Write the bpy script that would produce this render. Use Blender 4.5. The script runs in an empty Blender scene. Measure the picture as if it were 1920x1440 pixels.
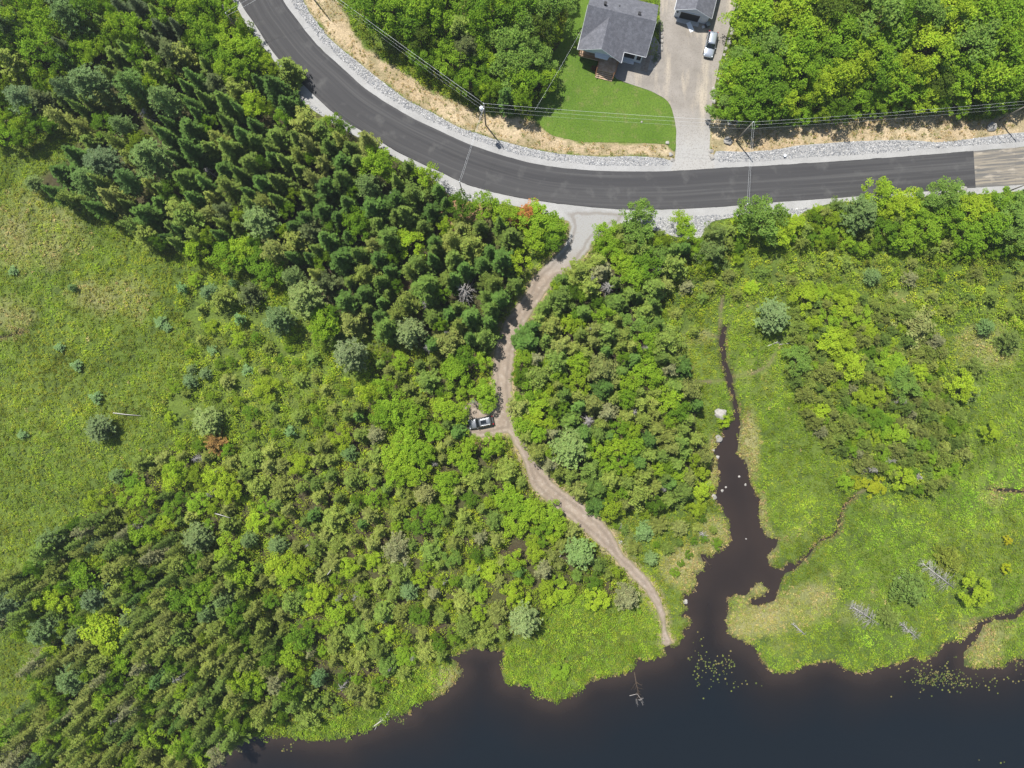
import bpy, math, random
import numpy as np
from mathutils import Vector
from mathutils.geometry import delaunay_2d_cdt, tessellate_polygon

# ------------------------------------------------------------------ camera, sky, sun, exposure
sc = bpy.context.scene
H = 133.0                      # camera height; one pixel of the 1920 px photo is 0.1 m on the ground
HAZE = 0.00022
SUN_EL, SUN_DX, SUN_DY = 62.0, 0.615, -0.788     # direction the light travels, seen from above
cd = bpy.data.cameras.new("camera")
cam = bpy.data.objects.new("camera", cd)
sc.collection.objects.link(cam)
cam.location = (0, 0, H)
cd.sensor_width = 36.0
cd.lens = 36.0 * H / 192.0
cd.clip_end = 8000
sc.camera = cam

W = bpy.data.worlds.new("World")
sc.world = W
W.use_nodes = True
nt = W.node_tree
nt.nodes.clear()
_o = nt.nodes.new('ShaderNodeOutputWorld')
_b = nt.nodes.new('ShaderNodeBackground')
_s = nt.nodes.new('ShaderNodeTexSky')
_s.sky_type = 'NISHITA'
_s.sun_disc = False
_s.sun_elevation = math.radians(SUN_EL)
_s.sun_rotation = math.atan2(-SUN_DX, -SUN_DY)
_b.inputs['Strength'].default_value = 0.085
nt.links.new(_s.outputs[0], _b.inputs[0])
nt.links.new(_b.outputs[0], _o.inputs[0])

sl = bpy.data.lights.new("sun", 'SUN')
sun = bpy.data.objects.new("sun", sl)
sc.collection.objects.link(sun)
sl.energy = 5.0
sl.angle = math.radians(0.5)
sl.color = (1.0, 0.97, 0.92)
_c = math.cos(math.radians(SUN_EL))
sun.rotation_euler = Vector((SUN_DX * _c, SUN_DY * _c, -math.sin(math.radians(SUN_EL)))).to_track_quat('-Z', 'Y').to_euler()
sc.view_settings.view_transform = 'Standard'
sc.view_settings.look = 'None'
sc.view_settings.exposure = 0.58
sc.view_settings.gamma = 1.0
sc.cycles.max_bounces = 6
sc.cycles.transparent_max_bounces = 4

# ------------------------------------------------------------------ helpers
rng = np.random.default_rng(11)
random.seed(5)
COL = sc.collection

def at(px, py, z=0.0):
    """ground-plane metres of a photo pixel, for a point z metres up"""
    k = 0.1 * (H - z) / H
    return ((px - 960) * k, (720 - py) * k)

def P(pts):
    return np.array([at(a, b) for a, b in pts], dtype=float)

def link(o, parent=None):
    COL.objects.link(o)
    if parent is not None:
        o.parent = parent
    return o

def tag(o, label=None, cat=None, group=None, kind=None):
    if label: o['label'] = label
    if cat: o['category'] = cat
    if group: o['group'] = group
    if kind: o['kind'] = kind
    return o

def empty(name, loc=(0, 0, 0), rz=0.0, label=None, cat=None, group=None):
    o = bpy.data.objects.new(name, None)
    o.empty_display_size = 0.3
    link(o)
    o.location = loc
    o.rotation_euler = (0, 0, rz)
    return tag(o, label, cat, group)

def np_mesh(name, V, F, mat=None, col=None, smooth=False, extra=None):
    """V (n,3); F (m,k) with one k, or list of such arrays"""
    me = bpy.data.meshes.new(name)
    Fs = F if isinstance(F, list) else [F]
    Fs = [np.asarray(f, dtype=np.int32) for f in Fs if len(f)]
    V = np.asarray(V, dtype=np.float32)
    me.vertices.add(len(V))
    me.vertices.foreach_set('co', V.ravel())
    nl = sum(f.size for f in Fs); npol = sum(len(f) for f in Fs)
    me.loops.add(nl); me.polygons.add(npol)
    me.loops.foreach_set('vertex_index', np.concatenate([f.ravel() for f in Fs]))
    tot = np.concatenate([np.full(len(f), f.shape[1], dtype=np.int32) for f in Fs])
    st = np.concatenate([[0], np.cumsum(tot)[:-1]]).astype(np.int32)
    me.polygons.foreach_set('loop_start', st)
    me.polygons.foreach_set('loop_total', tot)
    me.polygons.foreach_set('use_smooth', np.full(npol, smooth, dtype=bool))
    if col is not None:
        a = me.attributes.new('col', 'FLOAT_COLOR', 'POINT')
        c = np.ones((len(V), 4), dtype=np.float32); c[:, :3] = col
        a.data.foreach_set('color', c.ravel())
    if extra:
        for k, v in extra.items():
            a = me.attributes.new(k, 'FLOAT', 'POINT')
            a.data.foreach_set('value', np.asarray(v, dtype=np.float32))
    me.update(calc_edges=True)
    if mat: me.materials.append(mat)
    return me

def obj(name, me, parent=None):
    return link(bpy.data.objects.new(name, me), parent)

class MB:
    """collects boxes, tubes and loose faces and links them as one mesh object"""
    def __init__(s): s.v = []; s.f = []
    def add(s, vs, fs):
        n = len(s.v); s.v += [tuple(map(float, q)) for q in vs]; s.f += [tuple(i + n for i in q) for q in fs]
        return s
    def box(s, x0, x1, y0, y1, z0, z1, rot=0, c=None):
        vs = [(x, y, z) for z in (z0, z1) for x, y in ((x0, y0), (x1, y0), (x1, y1), (x0, y1))]
        if rot:
            cx, cy = c or ((x0 + x1) / 2, (y0 + y1) / 2)
            a, b = math.cos(rot), math.sin(rot)
            vs = [(cx + (x - cx) * a - (y - cy) * b, cy + (x - cx) * b + (y - cy) * a, z) for x, y, z in vs]
        return s.add(vs, [(3, 2, 1, 0), (4, 5, 6, 7), (0, 1, 5, 4), (1, 2, 6, 5), (2, 3, 7, 6), (3, 0, 4, 7)])
    def tube(s, pts, r, n=6):
        pts = [Vector(p) for p in pts]
        rr = r if isinstance(r, (list, tuple)) else [r] * len(pts)
        rings = []
        for i, p in enumerate(pts):
            d = (pts[min(i + 1, len(pts) - 1)] - pts[max(i - 1, 0)]).normalized()
            u = d.orthogonal().normalized() if abs(d.z) < .95 else Vector((1, 0, 0)).cross(d).normalized()
            if abs(d.z) < .95: u = Vector((0, 0, 1)).cross(d).normalized()
            w = d.cross(u).normalized()
            rings.append([p + (u * math.cos(t) + w * math.sin(t)) * rr[i] for t in [2 * math.pi * k / n for k in range(n)]])
        vs = [q for ring in rings for q in ring]
        fs = []
        for i in range(len(pts) - 1):
            for k in range(n):
                a = i * n + k; b = i * n + (k + 1) % n
                fs.append((a, b, b + n, a + n))
        fs.append(tuple(reversed(range(n)))); fs.append(tuple(range(len(vs) - n, len(vs))))
        return s.add(vs, fs)
    def prism(s, poly, z0, z1):
        n = len(poly)
        vs = [(x, y, z0) for x, y in poly] + [(x, y, z1) for x, y in poly]
        fs = [tuple(reversed(range(n))), tuple(range(n, 2 * n))] + [(i, (i + 1) % n, n + (i + 1) % n, n + i) for i in range(n)]
        return s.add(vs, fs)
    def build(s, name, mat, parent=None, smooth=False, bevel=0, mods=None):
        me = bpy.data.meshes.new(name)
        me.from_pydata(s.v, [], s.f); me.update()
        me.materials.append(mat)
        if smooth:
            for p in me.polygons: p.use_smooth = True
        o = obj(name, me, parent)
        if bevel:
            m = o.modifiers.new('bevel', 'BEVEL'); m.width = bevel; m.segments = 2; m.limit_method = 'ANGLE'
        return o

# ------------------------------------------------------------------ noise and polygon fields
_lat = rng.random((8, 128, 128))
def vnoise(x, y, sc_, k=0):
    L = _lat[k % 8]
    X = np.asarray(x) / sc_ + 37.3 * k; Y = np.asarray(y) / sc_ + 11.7 * k
    xi = np.floor(X).astype(int); yi = np.floor(Y).astype(int)
    fx = X - xi; fy = Y - yi
    fx = fx * fx * (3 - 2 * fx); fy = fy * fy * (3 - 2 * fy)
    g = lambda a, b: L[a % 128, b % 128]
    return (g(xi, yi) * (1 - fx) + g(xi + 1, yi) * fx) * (1 - fy) + (g(xi, yi + 1) * (1 - fx) + g(xi + 1, yi + 1) * fx) * fy

def fbm(x, y, sc_, k=0, o=4):
    a, t, w = 0, 0, 1.0
    for i in range(o):
        a = a + w * vnoise(x, y, sc_ / 2 ** i, k + i); t += w; w *= 0.55
    return a / t

def sdf(poly, X, Y):
    """signed distance, positive inside"""
    x = X.ravel(); y = Y.ravel()
    D = np.full(x.shape, 1e18); ins = np.zeros(x.shape, dtype=bool)
    n = len(poly)
    for i in range(n):
        ax, ay = poly[i]; bx, by = poly[(i + 1) % n]
        dx, dy = bx - ax, by - ay
        L = dx * dx + dy * dy + 1e-12
        t = np.clip(((x - ax) * dx + (y - ay) * dy) / L, 0, 1)
        D = np.minimum(D, (x - ax - t * dx) ** 2 + (y - ay - t * dy) ** 2)
        if dy != 0:
            c = (ay > y) != (by > y)
            ins ^= c & (x < (y - ay) * dx / dy + ax)
    return (np.sqrt(D) * np.where(ins, 1, -1)).reshape(X.shape)

_in = np.arange(-108, 108.01, 0.36)
_far = np.array([4, 10, 20, 40, 80, 160, 320, 640, 1300, 2600], dtype=float)
GX = np.concatenate([(-108 - _far)[::-1], _in, _in[-1] + _far])
_iy = np.arange(-84, 84.01, 0.36)
GY = np.concatenate([(-84 - _far)[::-1], _iy, _iy[-1] + _far])
MX, MY = np.meshgrid(GX, GY)
def samp(A, x, y):
    fx = np.interp(x, GX, np.arange(len(GX))); fy = np.interp(y, GY, np.arange(len(GY)))
    i = np.clip(fx.astype(int), 0, len(GX) - 2); j = np.clip(fy.astype(int), 0, len(GY) - 2)
    u = fx - i; v = fy - j
    return (A[j, i] * (1 - u) + A[j, i + 1] * u) * (1 - v) + (A[j + 1, i] * (1 - u) + A[j + 1, i + 1] * u) * v

# ------------------------------------------------------------------ outlines, in photo pixels
R_OUT = [(380,-420),(455,-160),(505,-50),(530,0),(547,25),(593,83),(647,133),(693,173),(757,213),(800,235),(850,258),(885,273),(960,297),(1027,312),(1110,320),(1193,322),(1260,321),(1360,315),(1440,311),(1640,298),(1820,284),(1920,276),(2100,262),(2600,225)]
R_IN = [(300,-380),(375,-140),(425,-40),(448,0),(480,48),(520,107),(593,182),(640,222),(687,250),(747,285),(787,305),(827,323),(880,347),(960,368),(1060,383),(1160,392),(1260,392),(1343,388),(1440,380),(1580,370),(1673,363),(1793,354),(1820,352),(1920,346),(2100,334),(2600,300)]
G_OUT = [(415,-440),(495,-160),(545,-50),(568,0),(590,37),(623,77),(667,113),(713,150),(763,187),(813,213),(863,240),(913,256),(960,270),(1010,282),(1060,290),(1127,294),(1193,293),(1243,297),(1266,302),(1330,302),(1342,284),(1393,285),(1440,282),(1507,272),(1607,265),(1707,263),(1757,267),(1807,262),(1857,255),(1920,248),(2100,232),(2600,195)]
G_IN = [(285,-370),(358,-130),(412,-35),(437,0),(467,57),(500,95),(520,122),(547,155),(560,185),(585,205),(640,240),(690,268),(745,298),(780,318),(812,335),(835,360),(863,376),(910,380),(960,385),(1010,398),(1057,412),(1105,425),(1160,418),(1200,425),(1232,434),(1275,446),(1312,446),(1333,417),(1377,407),(1425,400),(1470,404),(1492,410),(1508,397),(1545,384),(1590,378),(1680,372),(1793,366),(1870,362),(1920,358),(2100,346),(2600,312)]
V_OUT = [(560,-200),(612,-60),(632,0),(653,37),(667,67),(693,93),(730,120),(773,143),(807,167),(843,187),(880,203),(915,215),(950,213),(985,222),(1003,227),(1033,252),(1093,266),(1160,267),(1250,271),(1266,290),(1268,306)]
V2 = [(1331,306),(1330,262),(1331,214),(1360,225),(1400,232),(1440,236),(1490,238),(1540,232),(1607,222),(1660,218),(1707,217),(1773,213),(1815,224),(1857,224),(1890,210),(1920,202),(2100,185),(2600,150),(2600,200),(2100,240),(1920,255),(1857,262),(1807,270),(1757,274),(1707,270),(1607,272),(1507,280),(1440,290),(1393,293)]
LAWN = [(1095,-120),(1072,0),(1060,50),(1045,90),(1020,110),(1015,140),(1030,165),(1012,190),(1000,205),(1004,222),(1018,240),(1033,252),(1060,260),(1093,266),(1160,267),(1220,269),(1250,271),(1262,284),(1267,280),(1268,250),(1263,215),(1252,190),(1227,174),(1192,160),(1162,151),(1150,120),(1160,0),(1170,-120)]
DRIVE = [(1262,322),(1265,300),(1267,280),(1268,250),(1263,215),(1252,190),(1227,174),(1192,161),(1166,152),(1150,142),(1150,112),(1232,105),(1236,60),(1238,0),(1250,-120),(1400,-140),(1392,-40),(1382,0),(1368,50),(1352,110),(1343,150),(1336,185),(1332,220),(1331,262),(1331,285),(1336,318)]
PATH = [(1058,392),(1066,415),(1066,440),(1050,468),(1018,500),(998,522),(984,550),(962,580),(943,610),(930,640),(925,680),(922,720),(915,748),(885,752),(868,765),(866,795),(878,815),(905,822),(935,815),(952,812),(962,830),(975,852),(988,885),(995,912),(1020,937),(1050,962),(1088,992),(1118,1017),(1148,1045),(1180,1078),(1205,1103),(1222,1127),(1235,1152),(1240,1180),(1240,1206),(1250,1212),(1262,1206),(1250,1180),(1246,1150),(1236,1120),(1223,1095),(1202,1070),(1176,1047),(1158,1020),(1146,995),(1120,970),(1082,936),(1048,914),(1022,885),(1004,858),(988,832),(968,810),(963,788),(964,760),(961,720),(962,690),(970,650),(990,600),(1008,570),(1034,535),(1076,505),(1102,475),(1118,450),(1152,428),(1170,415),(1175,394)]
LAKE = [(300,1700),(360,1480),(395,1440),(403,1427),(430,1400),(480,1382),(517,1381),(580,1390),(647,1387),(667,1374),(707,1365),(733,1347),(770,1337),(775,1320),(813,1313),(847,1290),(868,1262),(857,1243),(842,1232),(873,1223),(887,1215),(913,1218),(947,1222),(942,1245),(940,1262),(947,1283),(965,1288),(987,1283),(1003,1300),(1020,1312),(1043,1317),(1070,1307),(1093,1288),(1107,1275),(1140,1270),(1177,1262),(1190,1250),(1193,1235),(1213,1240),(1247,1230),(1248,1212),(1273,1212),(1282,1193),(1280,1183),(1293,1173),(1293,1160),(1277,1157),(1290,1143),(1280,1127),(1282,1115),(1300,1110),(1308,1095),(1298,1077),(1320,1072),(1322,1057),(1313,1040),(1333,1043),(1353,1032),(1370,1015),(1368,980),(1355,955),(1337,932),(1348,907),(1346,873),(1337,846),(1352,827),(1357,803),(1376,788),(1377,763),(1368,733),(1358,697),(1352,667),(1349,640),(1356,612),(1365,612),(1360,640),(1364,680),(1374,707),(1380,743),(1387,767),(1389,797),(1384,850),(1394,857),(1403,873),(1408,903),(1427,937),(1424,967),(1428,990),(1440,1009),(1460,1012),(1457,1027),(1443,1040),(1443,1057),(1460,1068),(1473,1066),(1476,1056),(1490,1058),(1502,1051),(1520,1031),(1536,1012),(1565,1001),(1573,987),(1576,963),(1586,942),(1605,928),(1607,932),(1590,946),(1580,965),(1577,990),(1568,1006),(1538,1018),(1523,1037),(1504,1057),(1489,1070),(1472,1076),(1464,1100),(1455,1127),(1440,1132),(1424,1137),(1405,1136),(1407,1122),(1435,1118),(1442,1105),(1425,1092),(1412,1104),(1400,1118),(1380,1117),(1366,1125),(1370,1145),(1364,1160),(1368,1190),(1407,1208),(1420,1223),(1438,1250),(1450,1265),(1490,1260),(1510,1247),(1563,1240),(1587,1257),(1607,1263),(1630,1262),(1653,1250),(1687,1245),(1713,1233),(1730,1242),(1757,1227),(1773,1207),(1803,1203),(1823,1190),(1833,1167),(1857,1160),(1883,1152),(1907,1147),(1918,1134),(1940,1110),(1950,1120),(1925,1142),(1908,1162),(1870,1162),(1845,1174),(1834,1200),(1823,1213),(1809,1225),(1811,1251),(1840,1254),(1883,1250),(1890,1243),(1907,1237),(1930,1234),(2100,1220),(2700,1200),(2700,2400),(300,2400)]
DITCHES = [[(-60,640),(0,629),(22,626),(50,619),(50,622),(22,630),(0,633),(-60,645)], [(1852,915),(1880,917),(1920,918),(1980,922),(1980,930),(1920,925),(1880,922),(1852,919)]]
# canopy zones
Z_DARK = [(120,130),(210,95),(300,75),(420,110),(500,150),(545,185),(600,215),(660,245),(720,285),(790,325),(838,355),(862,385),(905,405),(958,408),(975,440),(990,500),(955,560),(930,615),(905,650),(860,630),(800,650),(740,640),(700,600),(640,600),(600,570),(560,560),(520,500),(460,455),(400,440),(330,470),(270,440),(200,400),(110,370),(60,340),(130,300),(150,250),(120,200)]
Z_UL = [(-90,-90),(400,-110),(432,0),(462,62),(505,118),(545,160),(575,200),(500,160),(420,112),(300,78),(210,98),(130,140),(125,230),(60,260),(-90,250)]
Z_MID = [(1030,540),(1080,505),(1110,478),(1160,455),(1230,450),(1290,455),(1270,500),(1238,560),(1232,620),(1285,675),(1312,735),(1300,800),(1328,850),(1318,905),(1290,940),(1210,950),(1140,965),(1090,925),(1050,905),(1020,860),(985,815),(972,770),(968,700),(975,640),(1000,590)]
Z_LOW = [(700,650),(780,665),(860,640),(905,655),(918,700),(905,745),(872,755),(858,800),(885,825),(945,822),(970,865),(985,910),(1040,960),(1110,1020),(1150,1060),(1190,1100),(1185,1135),(1100,1110),(1050,1120),(1010,1180),(950,1200),(900,1195),(860,1200),(820,1240),(760,1260),(700,1320),(620,1345),(500,1350),(420,1400),(340,1470),(-60,1500),(-60,1400),(20,1360),(70,1290),(60,1240),(100,1180),(-60,1170),(-60,1130),(40,1080),(80,1030),(160,960),(230,880),(330,830),(440,835),(560,850),(640,790),(700,730)]
Z_LLEFT = [(-60,1500),(-60,1400),(20,1360),(70,1290),(60,1240),(100,1180),(-60,1170),(-60,1130),(40,1080),(80,1030),(160,970),(300,1010),(420,1060),(480,1150),(540,1260),(560,1330),(500,1350),(420,1400),(340,1470)]
Z_TRANS = [(330,540),(420,480),(520,540),(600,590),(690,620),(700,730),(640,790),(560,850),(440,835),(330,830),(300,760),(350,680)]
Z_NORTH = [(660,-100),(680,20),(720,60),(770,100),(820,130),(865,160),(910,175),(950,185),(990,190),(1030,170),(1045,120),(1055,60),(1062,0),(1075,-100)]
Z_NE = [(1410,-100),(1385,0),(1375,55),(1362,110),(1350,160),(1345,205),(1380,222),(1430,232),(1500,222),(1560,212),(1620,205),(1690,208),(1760,200),(1830,205),(1880,195),(2000,180),(2000,-100)]
Z_SOUTHR = [(1120,490),(1105,455),(1130,432),(1180,395),(1230,405),(1250,430),(1310,440),(1340,425),(1380,400),(1480,405),(1590,375),(1650,365),(1740,368),(1800,368),(2000,365),(2000,480),(1880,478),(1800,480),(1700,462),(1620,470),(1500,455),(1420,450),(1370,470),(1340,510),(1300,480),(1280,470),(1200,470)]
Z_EAST = [(1495,560),(1560,540),(1620,560),(1700,590),(1760,620),(1775,680),(1760,720),(1810,790),(1815,850),(1770,910),(1700,925),(1650,880),(1580,850),(1530,800),(1500,740),(1480,680),(1490,620)]
Z_FIELDR = [(1240,560),(1300,490),(1400,470),(1500,470),(1650,475),(1800,485),(2000,480),(2000,600),(1920,620),(1840,600),(1760,600),(1700,580),(1600,540),(1480,550),(1420,560),(1330,560),(1300,640),(1260,640)]
Z_PATHR = [(1130,975),(1290,950),(1340,985),(1350,1020),(1310,1030),(1290,1070),(1240,1080),(1215,1060),(1180,1020),(1160,990)]
Z_SHORE1 = [(1020,1125),(1110,1118),(1180,1140),(1235,1160),(1240,1200),(1235,1228),(1195,1232),(1180,1255),(1110,1268),(1070,1300),(1040,1310),(1010,1300),(985,1280),(950,1280),(945,1240),(960,1210),(1010,1190)]
Z_SHORE2 = [(500,1350),(620,1345),(700,1320),(760,1260),(830,1235),(850,1250),(800,1305),(760,1330),(710,1355),(650,1378),(590,1382),(520,1375),(440,1390),(400,1420),(380,1430)]
Z_VERGEG = [(636,-60),(650,0),(668,45),(690,82),(740,115),(790,145),(850,180),(890,198),(930,205),(985,215),(1010,232),(1012,200),(960,190),(900,170),(840,140),(770,100),(720,65),(690,30),(670,-60)]
Z_VERGEG2 = [(1340,205),(1380,218),(1440,230),(1540,226),(1600,216),(1700,212),(1780,207),(1860,215),(2000,190),(2000,150),(1345,160)]

poly_gout = P(R_OUT + G_OUT[::-1]); poly_gin = P(R_IN + G_IN[::-1])
poly_road = P(R_OUT + R_IN[::-1])
poly_v1 = P(V_OUT + G_OUT[:19][::-1]); poly_v2 = P(V2)
SD = {}
for k, p in dict(road=poly_road, gout=poly_gout, gin=poly_gin, v1=poly_v1, v2=poly_v2, lawn=P(LAWN), drive=P(DRIVE), path=P(PATH)).items():
    SD[k] = sdf(p, MX, MY)
SD['lake'] = sdf(P(LAKE), MX, MY)
SD['ditch'] = np.maximum(sdf(P(DITCHES[0]), MX, MY), sdf(P(DITCHES[1]), MX, MY))
SD['water'] = np.maximum(SD['lake'], SD['ditch'])
for k, p in dict(dark=Z_DARK, ul=Z_UL, mid=Z_MID, low=Z_LOW, lleft=Z_LLEFT, trans=Z_TRANS, north=Z_NORTH, ne=Z_NE, southr=Z_SOUTHR, east=Z_EAST, fieldr=Z_FIELDR, pathr=Z_PATHR, shore1=Z_SHORE1, shore2=Z_SHORE2, vg=Z_VERGEG, vg2=Z_VERGEG2).items():
    SD[k] = sdf(P(p), MX, MY)
SD['gravel'] = np.maximum(SD['gout'], SD['gin'])
SD['verge'] = np.maximum(SD['v1'], SD['v2'])
HARD = np.maximum.reduce([SD['road'], SD['gravel'], SD['drive'], SD['path'], SD['lawn']])
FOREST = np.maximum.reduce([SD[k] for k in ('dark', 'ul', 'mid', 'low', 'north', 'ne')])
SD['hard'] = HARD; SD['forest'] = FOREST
MID_ISLE = P([(1407,1084),(1420,1079),(1438,1082),(1452,1090),(1448,1100),(1432,1106),(1412,1104)])

# ground height
wn = SD['lake'] + 0.55 * (fbm(MX, MY, 3.0, 1) - 0.5) * np.clip((SD['lake'] + 3) / 3, 0, 1) * np.where(np.abs(SD['lake']) < 6, 1, 1) * np.clip((-(MY) - 5) / 10, .25, 1)
wn = np.maximum(wn, SD['ditch'] * 1.5)
WATER_Z = -0.38
rel = np.clip((-HARD - 0.3) / 2.5, 0, 1)
far = np.clip((np.hypot(MX, MY) - 150) / 900, 0, 1)
GZ = rel * (0.55 * (fbm(MX, MY, 9.0, 2) - 0.45) + 0.22 * (fbm(MX, MY, 1.6, 5, 2) - 0.5)) + far * 30 * fbm(MX, MY, 500, 3)
flat = np.clip((wn + 6) / 5, 0, 1)
GZ = GZ * (1 - 0.8 * flat)
bank = np.clip(-0.38 - 0.55 * wn, -1.7, 0.0)
GZ = np.where(wn > -0.9, np.minimum(GZ, bank), GZ)
GZ = np.where(HARD > 0.25, -0.16, GZ)
SD['wn'] = wn
def gz(x, y): return samp(GZ, x, y)

# ------------------------------------------------------------------ ground colour: what grows or lies there
DRY = [(70,440,130,90,.85),(215,555,110,60,.8),(20,590,70,50,.85),(110,370,80,60,.6),(30,420,60,100,.65),(1850,650,90,60,.9),(1370,570,90,60,.45),(1270,620,60,30,.3),(1310,640,50,40,.6),(1690,560,60,30,.7),(1600,540,60,25,.5),(1402,840,26,80,1.3),(1430,1025,34,50,1.1),(1425,960,16,50,1.0),(1500,1000,60,50,.5),(1545,1080,55,70,.55),(1520,1130,60,50,1.0),(1440,1150,85,50,1.15),(1395,1170,50,45,1.2),(1470,1215,60,30,.6),(1840,1210,50,60,1.0),(1860,1180,60,30,.9),(1285,1065,60,50,1.25),(1345,1010,40,55,1.1),(1420,1095,30,20,1.3),(840,1275,55,35,.9),(1600,1150,60,40,.6),(1660,1110,60,40,.5),(1780,1165,60,30,.5),(1480,1210,60,30,.3),(1520,780,60,40,.4),(1440,740,80,60,.35),(1400,700,60,40,.4),(1640,950,60,30,.4),(1880,930,60,30,.7),(1560,880,60,50,.4),(1120,1210,90,60,.25),(1338,870,18,70,1.1),(1060,960,60,18,.9),(1170,1010,30,30,.7),(1310,1100,40,70,.35)]
px_ = 960 + MX * 10; py_ = 720 - MY * 10
dry = np.zeros(MX.shape)
for cx, cy, rx, ry, w in DRY:
    dry = np.maximum(dry, w * np.exp(-(((px_ - cx) / rx) ** 2 + ((py_ - cy) / ry) ** 2) ** 1.5))
dry = np.clip(dry * 1.1 - 0.95 * fbm(MX, MY, 3.2, 3, 5), 0, 1) * 1.2
SD['dry'] = dry
def lerp(a, b, t): return a + (b - a) * t[..., None]
C3 = lambda *c: np.array(c, dtype=float)
n1 = fbm(MX, MY, 12, 1); n2 = fbm(MX, MY, 1.6, 4, 3); n3 = fbm(MX, MY, 4.5, 6, 3)
gc = lerp(C3(.078, .118, .020), C3(.115, .155, .028), np.clip(n1 * 2.2 - .6, 0, 1))
gc = lerp(gc, C3(.040, .058, .018), np.clip(n2 * 3 - 1.3, 0, 1) * .6)
gc = lerp(gc, C3(.245, .225, .105), np.clip(dry * (.3 + 1.0 * n2), 0, .85))
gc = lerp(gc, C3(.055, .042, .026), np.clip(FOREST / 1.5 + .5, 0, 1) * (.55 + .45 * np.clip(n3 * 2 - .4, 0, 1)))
orange = np.clip(1 - np.hypot(px_ - 865, py_ - 395) / 60, 0, 1) + np.clip(1 - np.hypot(px_ - 760, py_ - 575) / 60, 0, 1)*.6 + np.clip(1 - np.hypot(px_ - 890, py_ - 800) / 45, 0, 1)
gc = lerp(gc, C3(.36, .21, .12), np.clip(orange * 1.6, 0, 1) * np.clip(n2 * 1.6, 0, 1))
pathedge = np.clip(1 + SD['path'] / 1.3, 0, 1) * np.clip(n2 * 2.4 - .3, 0, 1)
gc = lerp(gc, C3(.33, .25, .15), pathedge)
sv = np.clip((SD['verge'] + .8 * (n2 - .5) * 2 + .1) / .5, 0, 1)
vcol = lerp(C3(.33, .25, .15), C3(.44, .35, .225), np.clip(n3 * 2 - .4, 0, 1))
vcol = lerp(vcol, C3(.20, .175, .09), np.clip(n2 * 3 - 1.3, 0, 1) * .8)
gc = gc * (1 - sv[..., None]) + vcol * sv[..., None]
sh = np.clip(1 - np.abs(wn + .2) / .5, 0, 1)
gc = lerp(gc, C3(.055, .046, .028), sh * .6)
gc = lerp(gc, C3(.05, .035, .022), np.clip(wn / .4, 0, 1))
for trail in ([(1300,715),(1330,716),(1362,712)], [(1375,706),(1410,700),(1440,685),(1452,665)], [(1320,622),(1340,630),(1352,634)], [(1608,925),(1650,905)], [(1350,612),(1352,575),(1358,545)]):
    t = P(trail)
    for a, b in zip(t[:-1], t[1:]):
        dd = sdf(np.array([a, (a + b) / 2 + .02, b]), MX[:, :], MY) if False else None
        dx, dy = b - a; L = dx * dx + dy * dy
        tt = np.clip(((MX - a[0]) * dx + (MY - a[1]) * dy) / L, 0, 1)
        d = np.hypot(MX - a[0] - tt * dx, MY - a[1] - tt * dy)
        gc = lerp(gc, C3(.16, .125, .075), np.clip(1.0 - d / .50, 0, 1) * np.clip(n2 * 2.2 - .3, 0, 1) * .8)
        SD.setdefault('trail', np.full(MX.shape, 99.0)); SD['trail'] = np.minimum(SD['trail'], d)
farm = np.clip((np.maximum(np.abs(MX) - 104, np.abs(MY) - 80)) / 20, 0, 1)
gc = lerp(gc, C3(.045, .07, .02), farm * (SD['lake'] < 0) * (HARD < 0))
# ------------------------------------------------------------------ materials
def mat(name, base=(.5, .5, .5), rough=.8, metal=0.0, spec=.3):
    m = bpy.data.materials.new(name); m.use_nodes = True
    b = m.node_tree.nodes['Principled BSDF']
    b.inputs['Base Color'].default_value = (*base, 1); b.inputs['Roughness'].default_value = rough
    b.inputs['Metallic'].default_value = metal
    b.inputs['Specular IOR Level'].default_value = spec
    return m
def N(m, t, **kw):
    n = m.node_tree.nodes.new(t)
    for k, v in kw.items():
        if k in n.inputs: n.inputs[k].default_value = v
        else: setattr(n, k, v)
    return n
def L(m, a, b): m.node_tree.links.new(a, b)
def bsdf(m): return m.node_tree.nodes['Principled BSDF']
def noise_mix(m, c1, c2, scale, detail=4, lo=.35, hi=.65, coord=None, stretch=None, prev=None, rough=.6):
    """mix c1/c2 (or prev/c2) by noise; returns colour socket"""
    tc = N(m, 'ShaderNodeTexCoord')
    src = coord or tc.outputs['Object']
    if stretch:
        mp = N(m, 'ShaderNodeMapping'); mp.inputs['Scale'].default_value = stretch; L(m, src, mp.inputs[0]); src = mp.outputs[0]
    n = N(m, 'ShaderNodeTexNoise', Scale=scale, Detail=detail, Roughness=rough); L(m, src, n.inputs['Vector'])
    r = N(m, 'ShaderNodeMapRange'); r.inputs['From Min'].default_value = lo; r.inputs['From Max'].default_value = hi
    L(m, n.outputs[0], r.inputs[0])
    x = N(m, 'ShaderNodeMix'); x.data_type = 'RGBA'
    L(m, r.outputs[0], x.inputs[0])
    if prev is None: x.inputs[6].default_value = (*c1, 1)
    else: L(m, prev, x.inputs[6])
    x.inputs[7].default_value = (*c2, 1)
    return x.outputs[2]
def bump(m, sock, strength=.4, dist=.05):
    b = N(m, 'ShaderNodeBump', Strength=strength, Distance=dist); L(m, sock, b.inputs['Height']); L(m, b.outputs[0], bsdf(m).inputs['Normal'])
def noise_bump(m, scale, strength=.4, dist=.05):
    tc = N(m, 'ShaderNodeTexCoord'); n = N(m, 'ShaderNodeTexNoise', Scale=scale, Detail=4); L(m, tc.outputs['Object'], n.inputs['Vector']); bump(m, n.outputs[0], strength, dist)

M = {}
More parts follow.
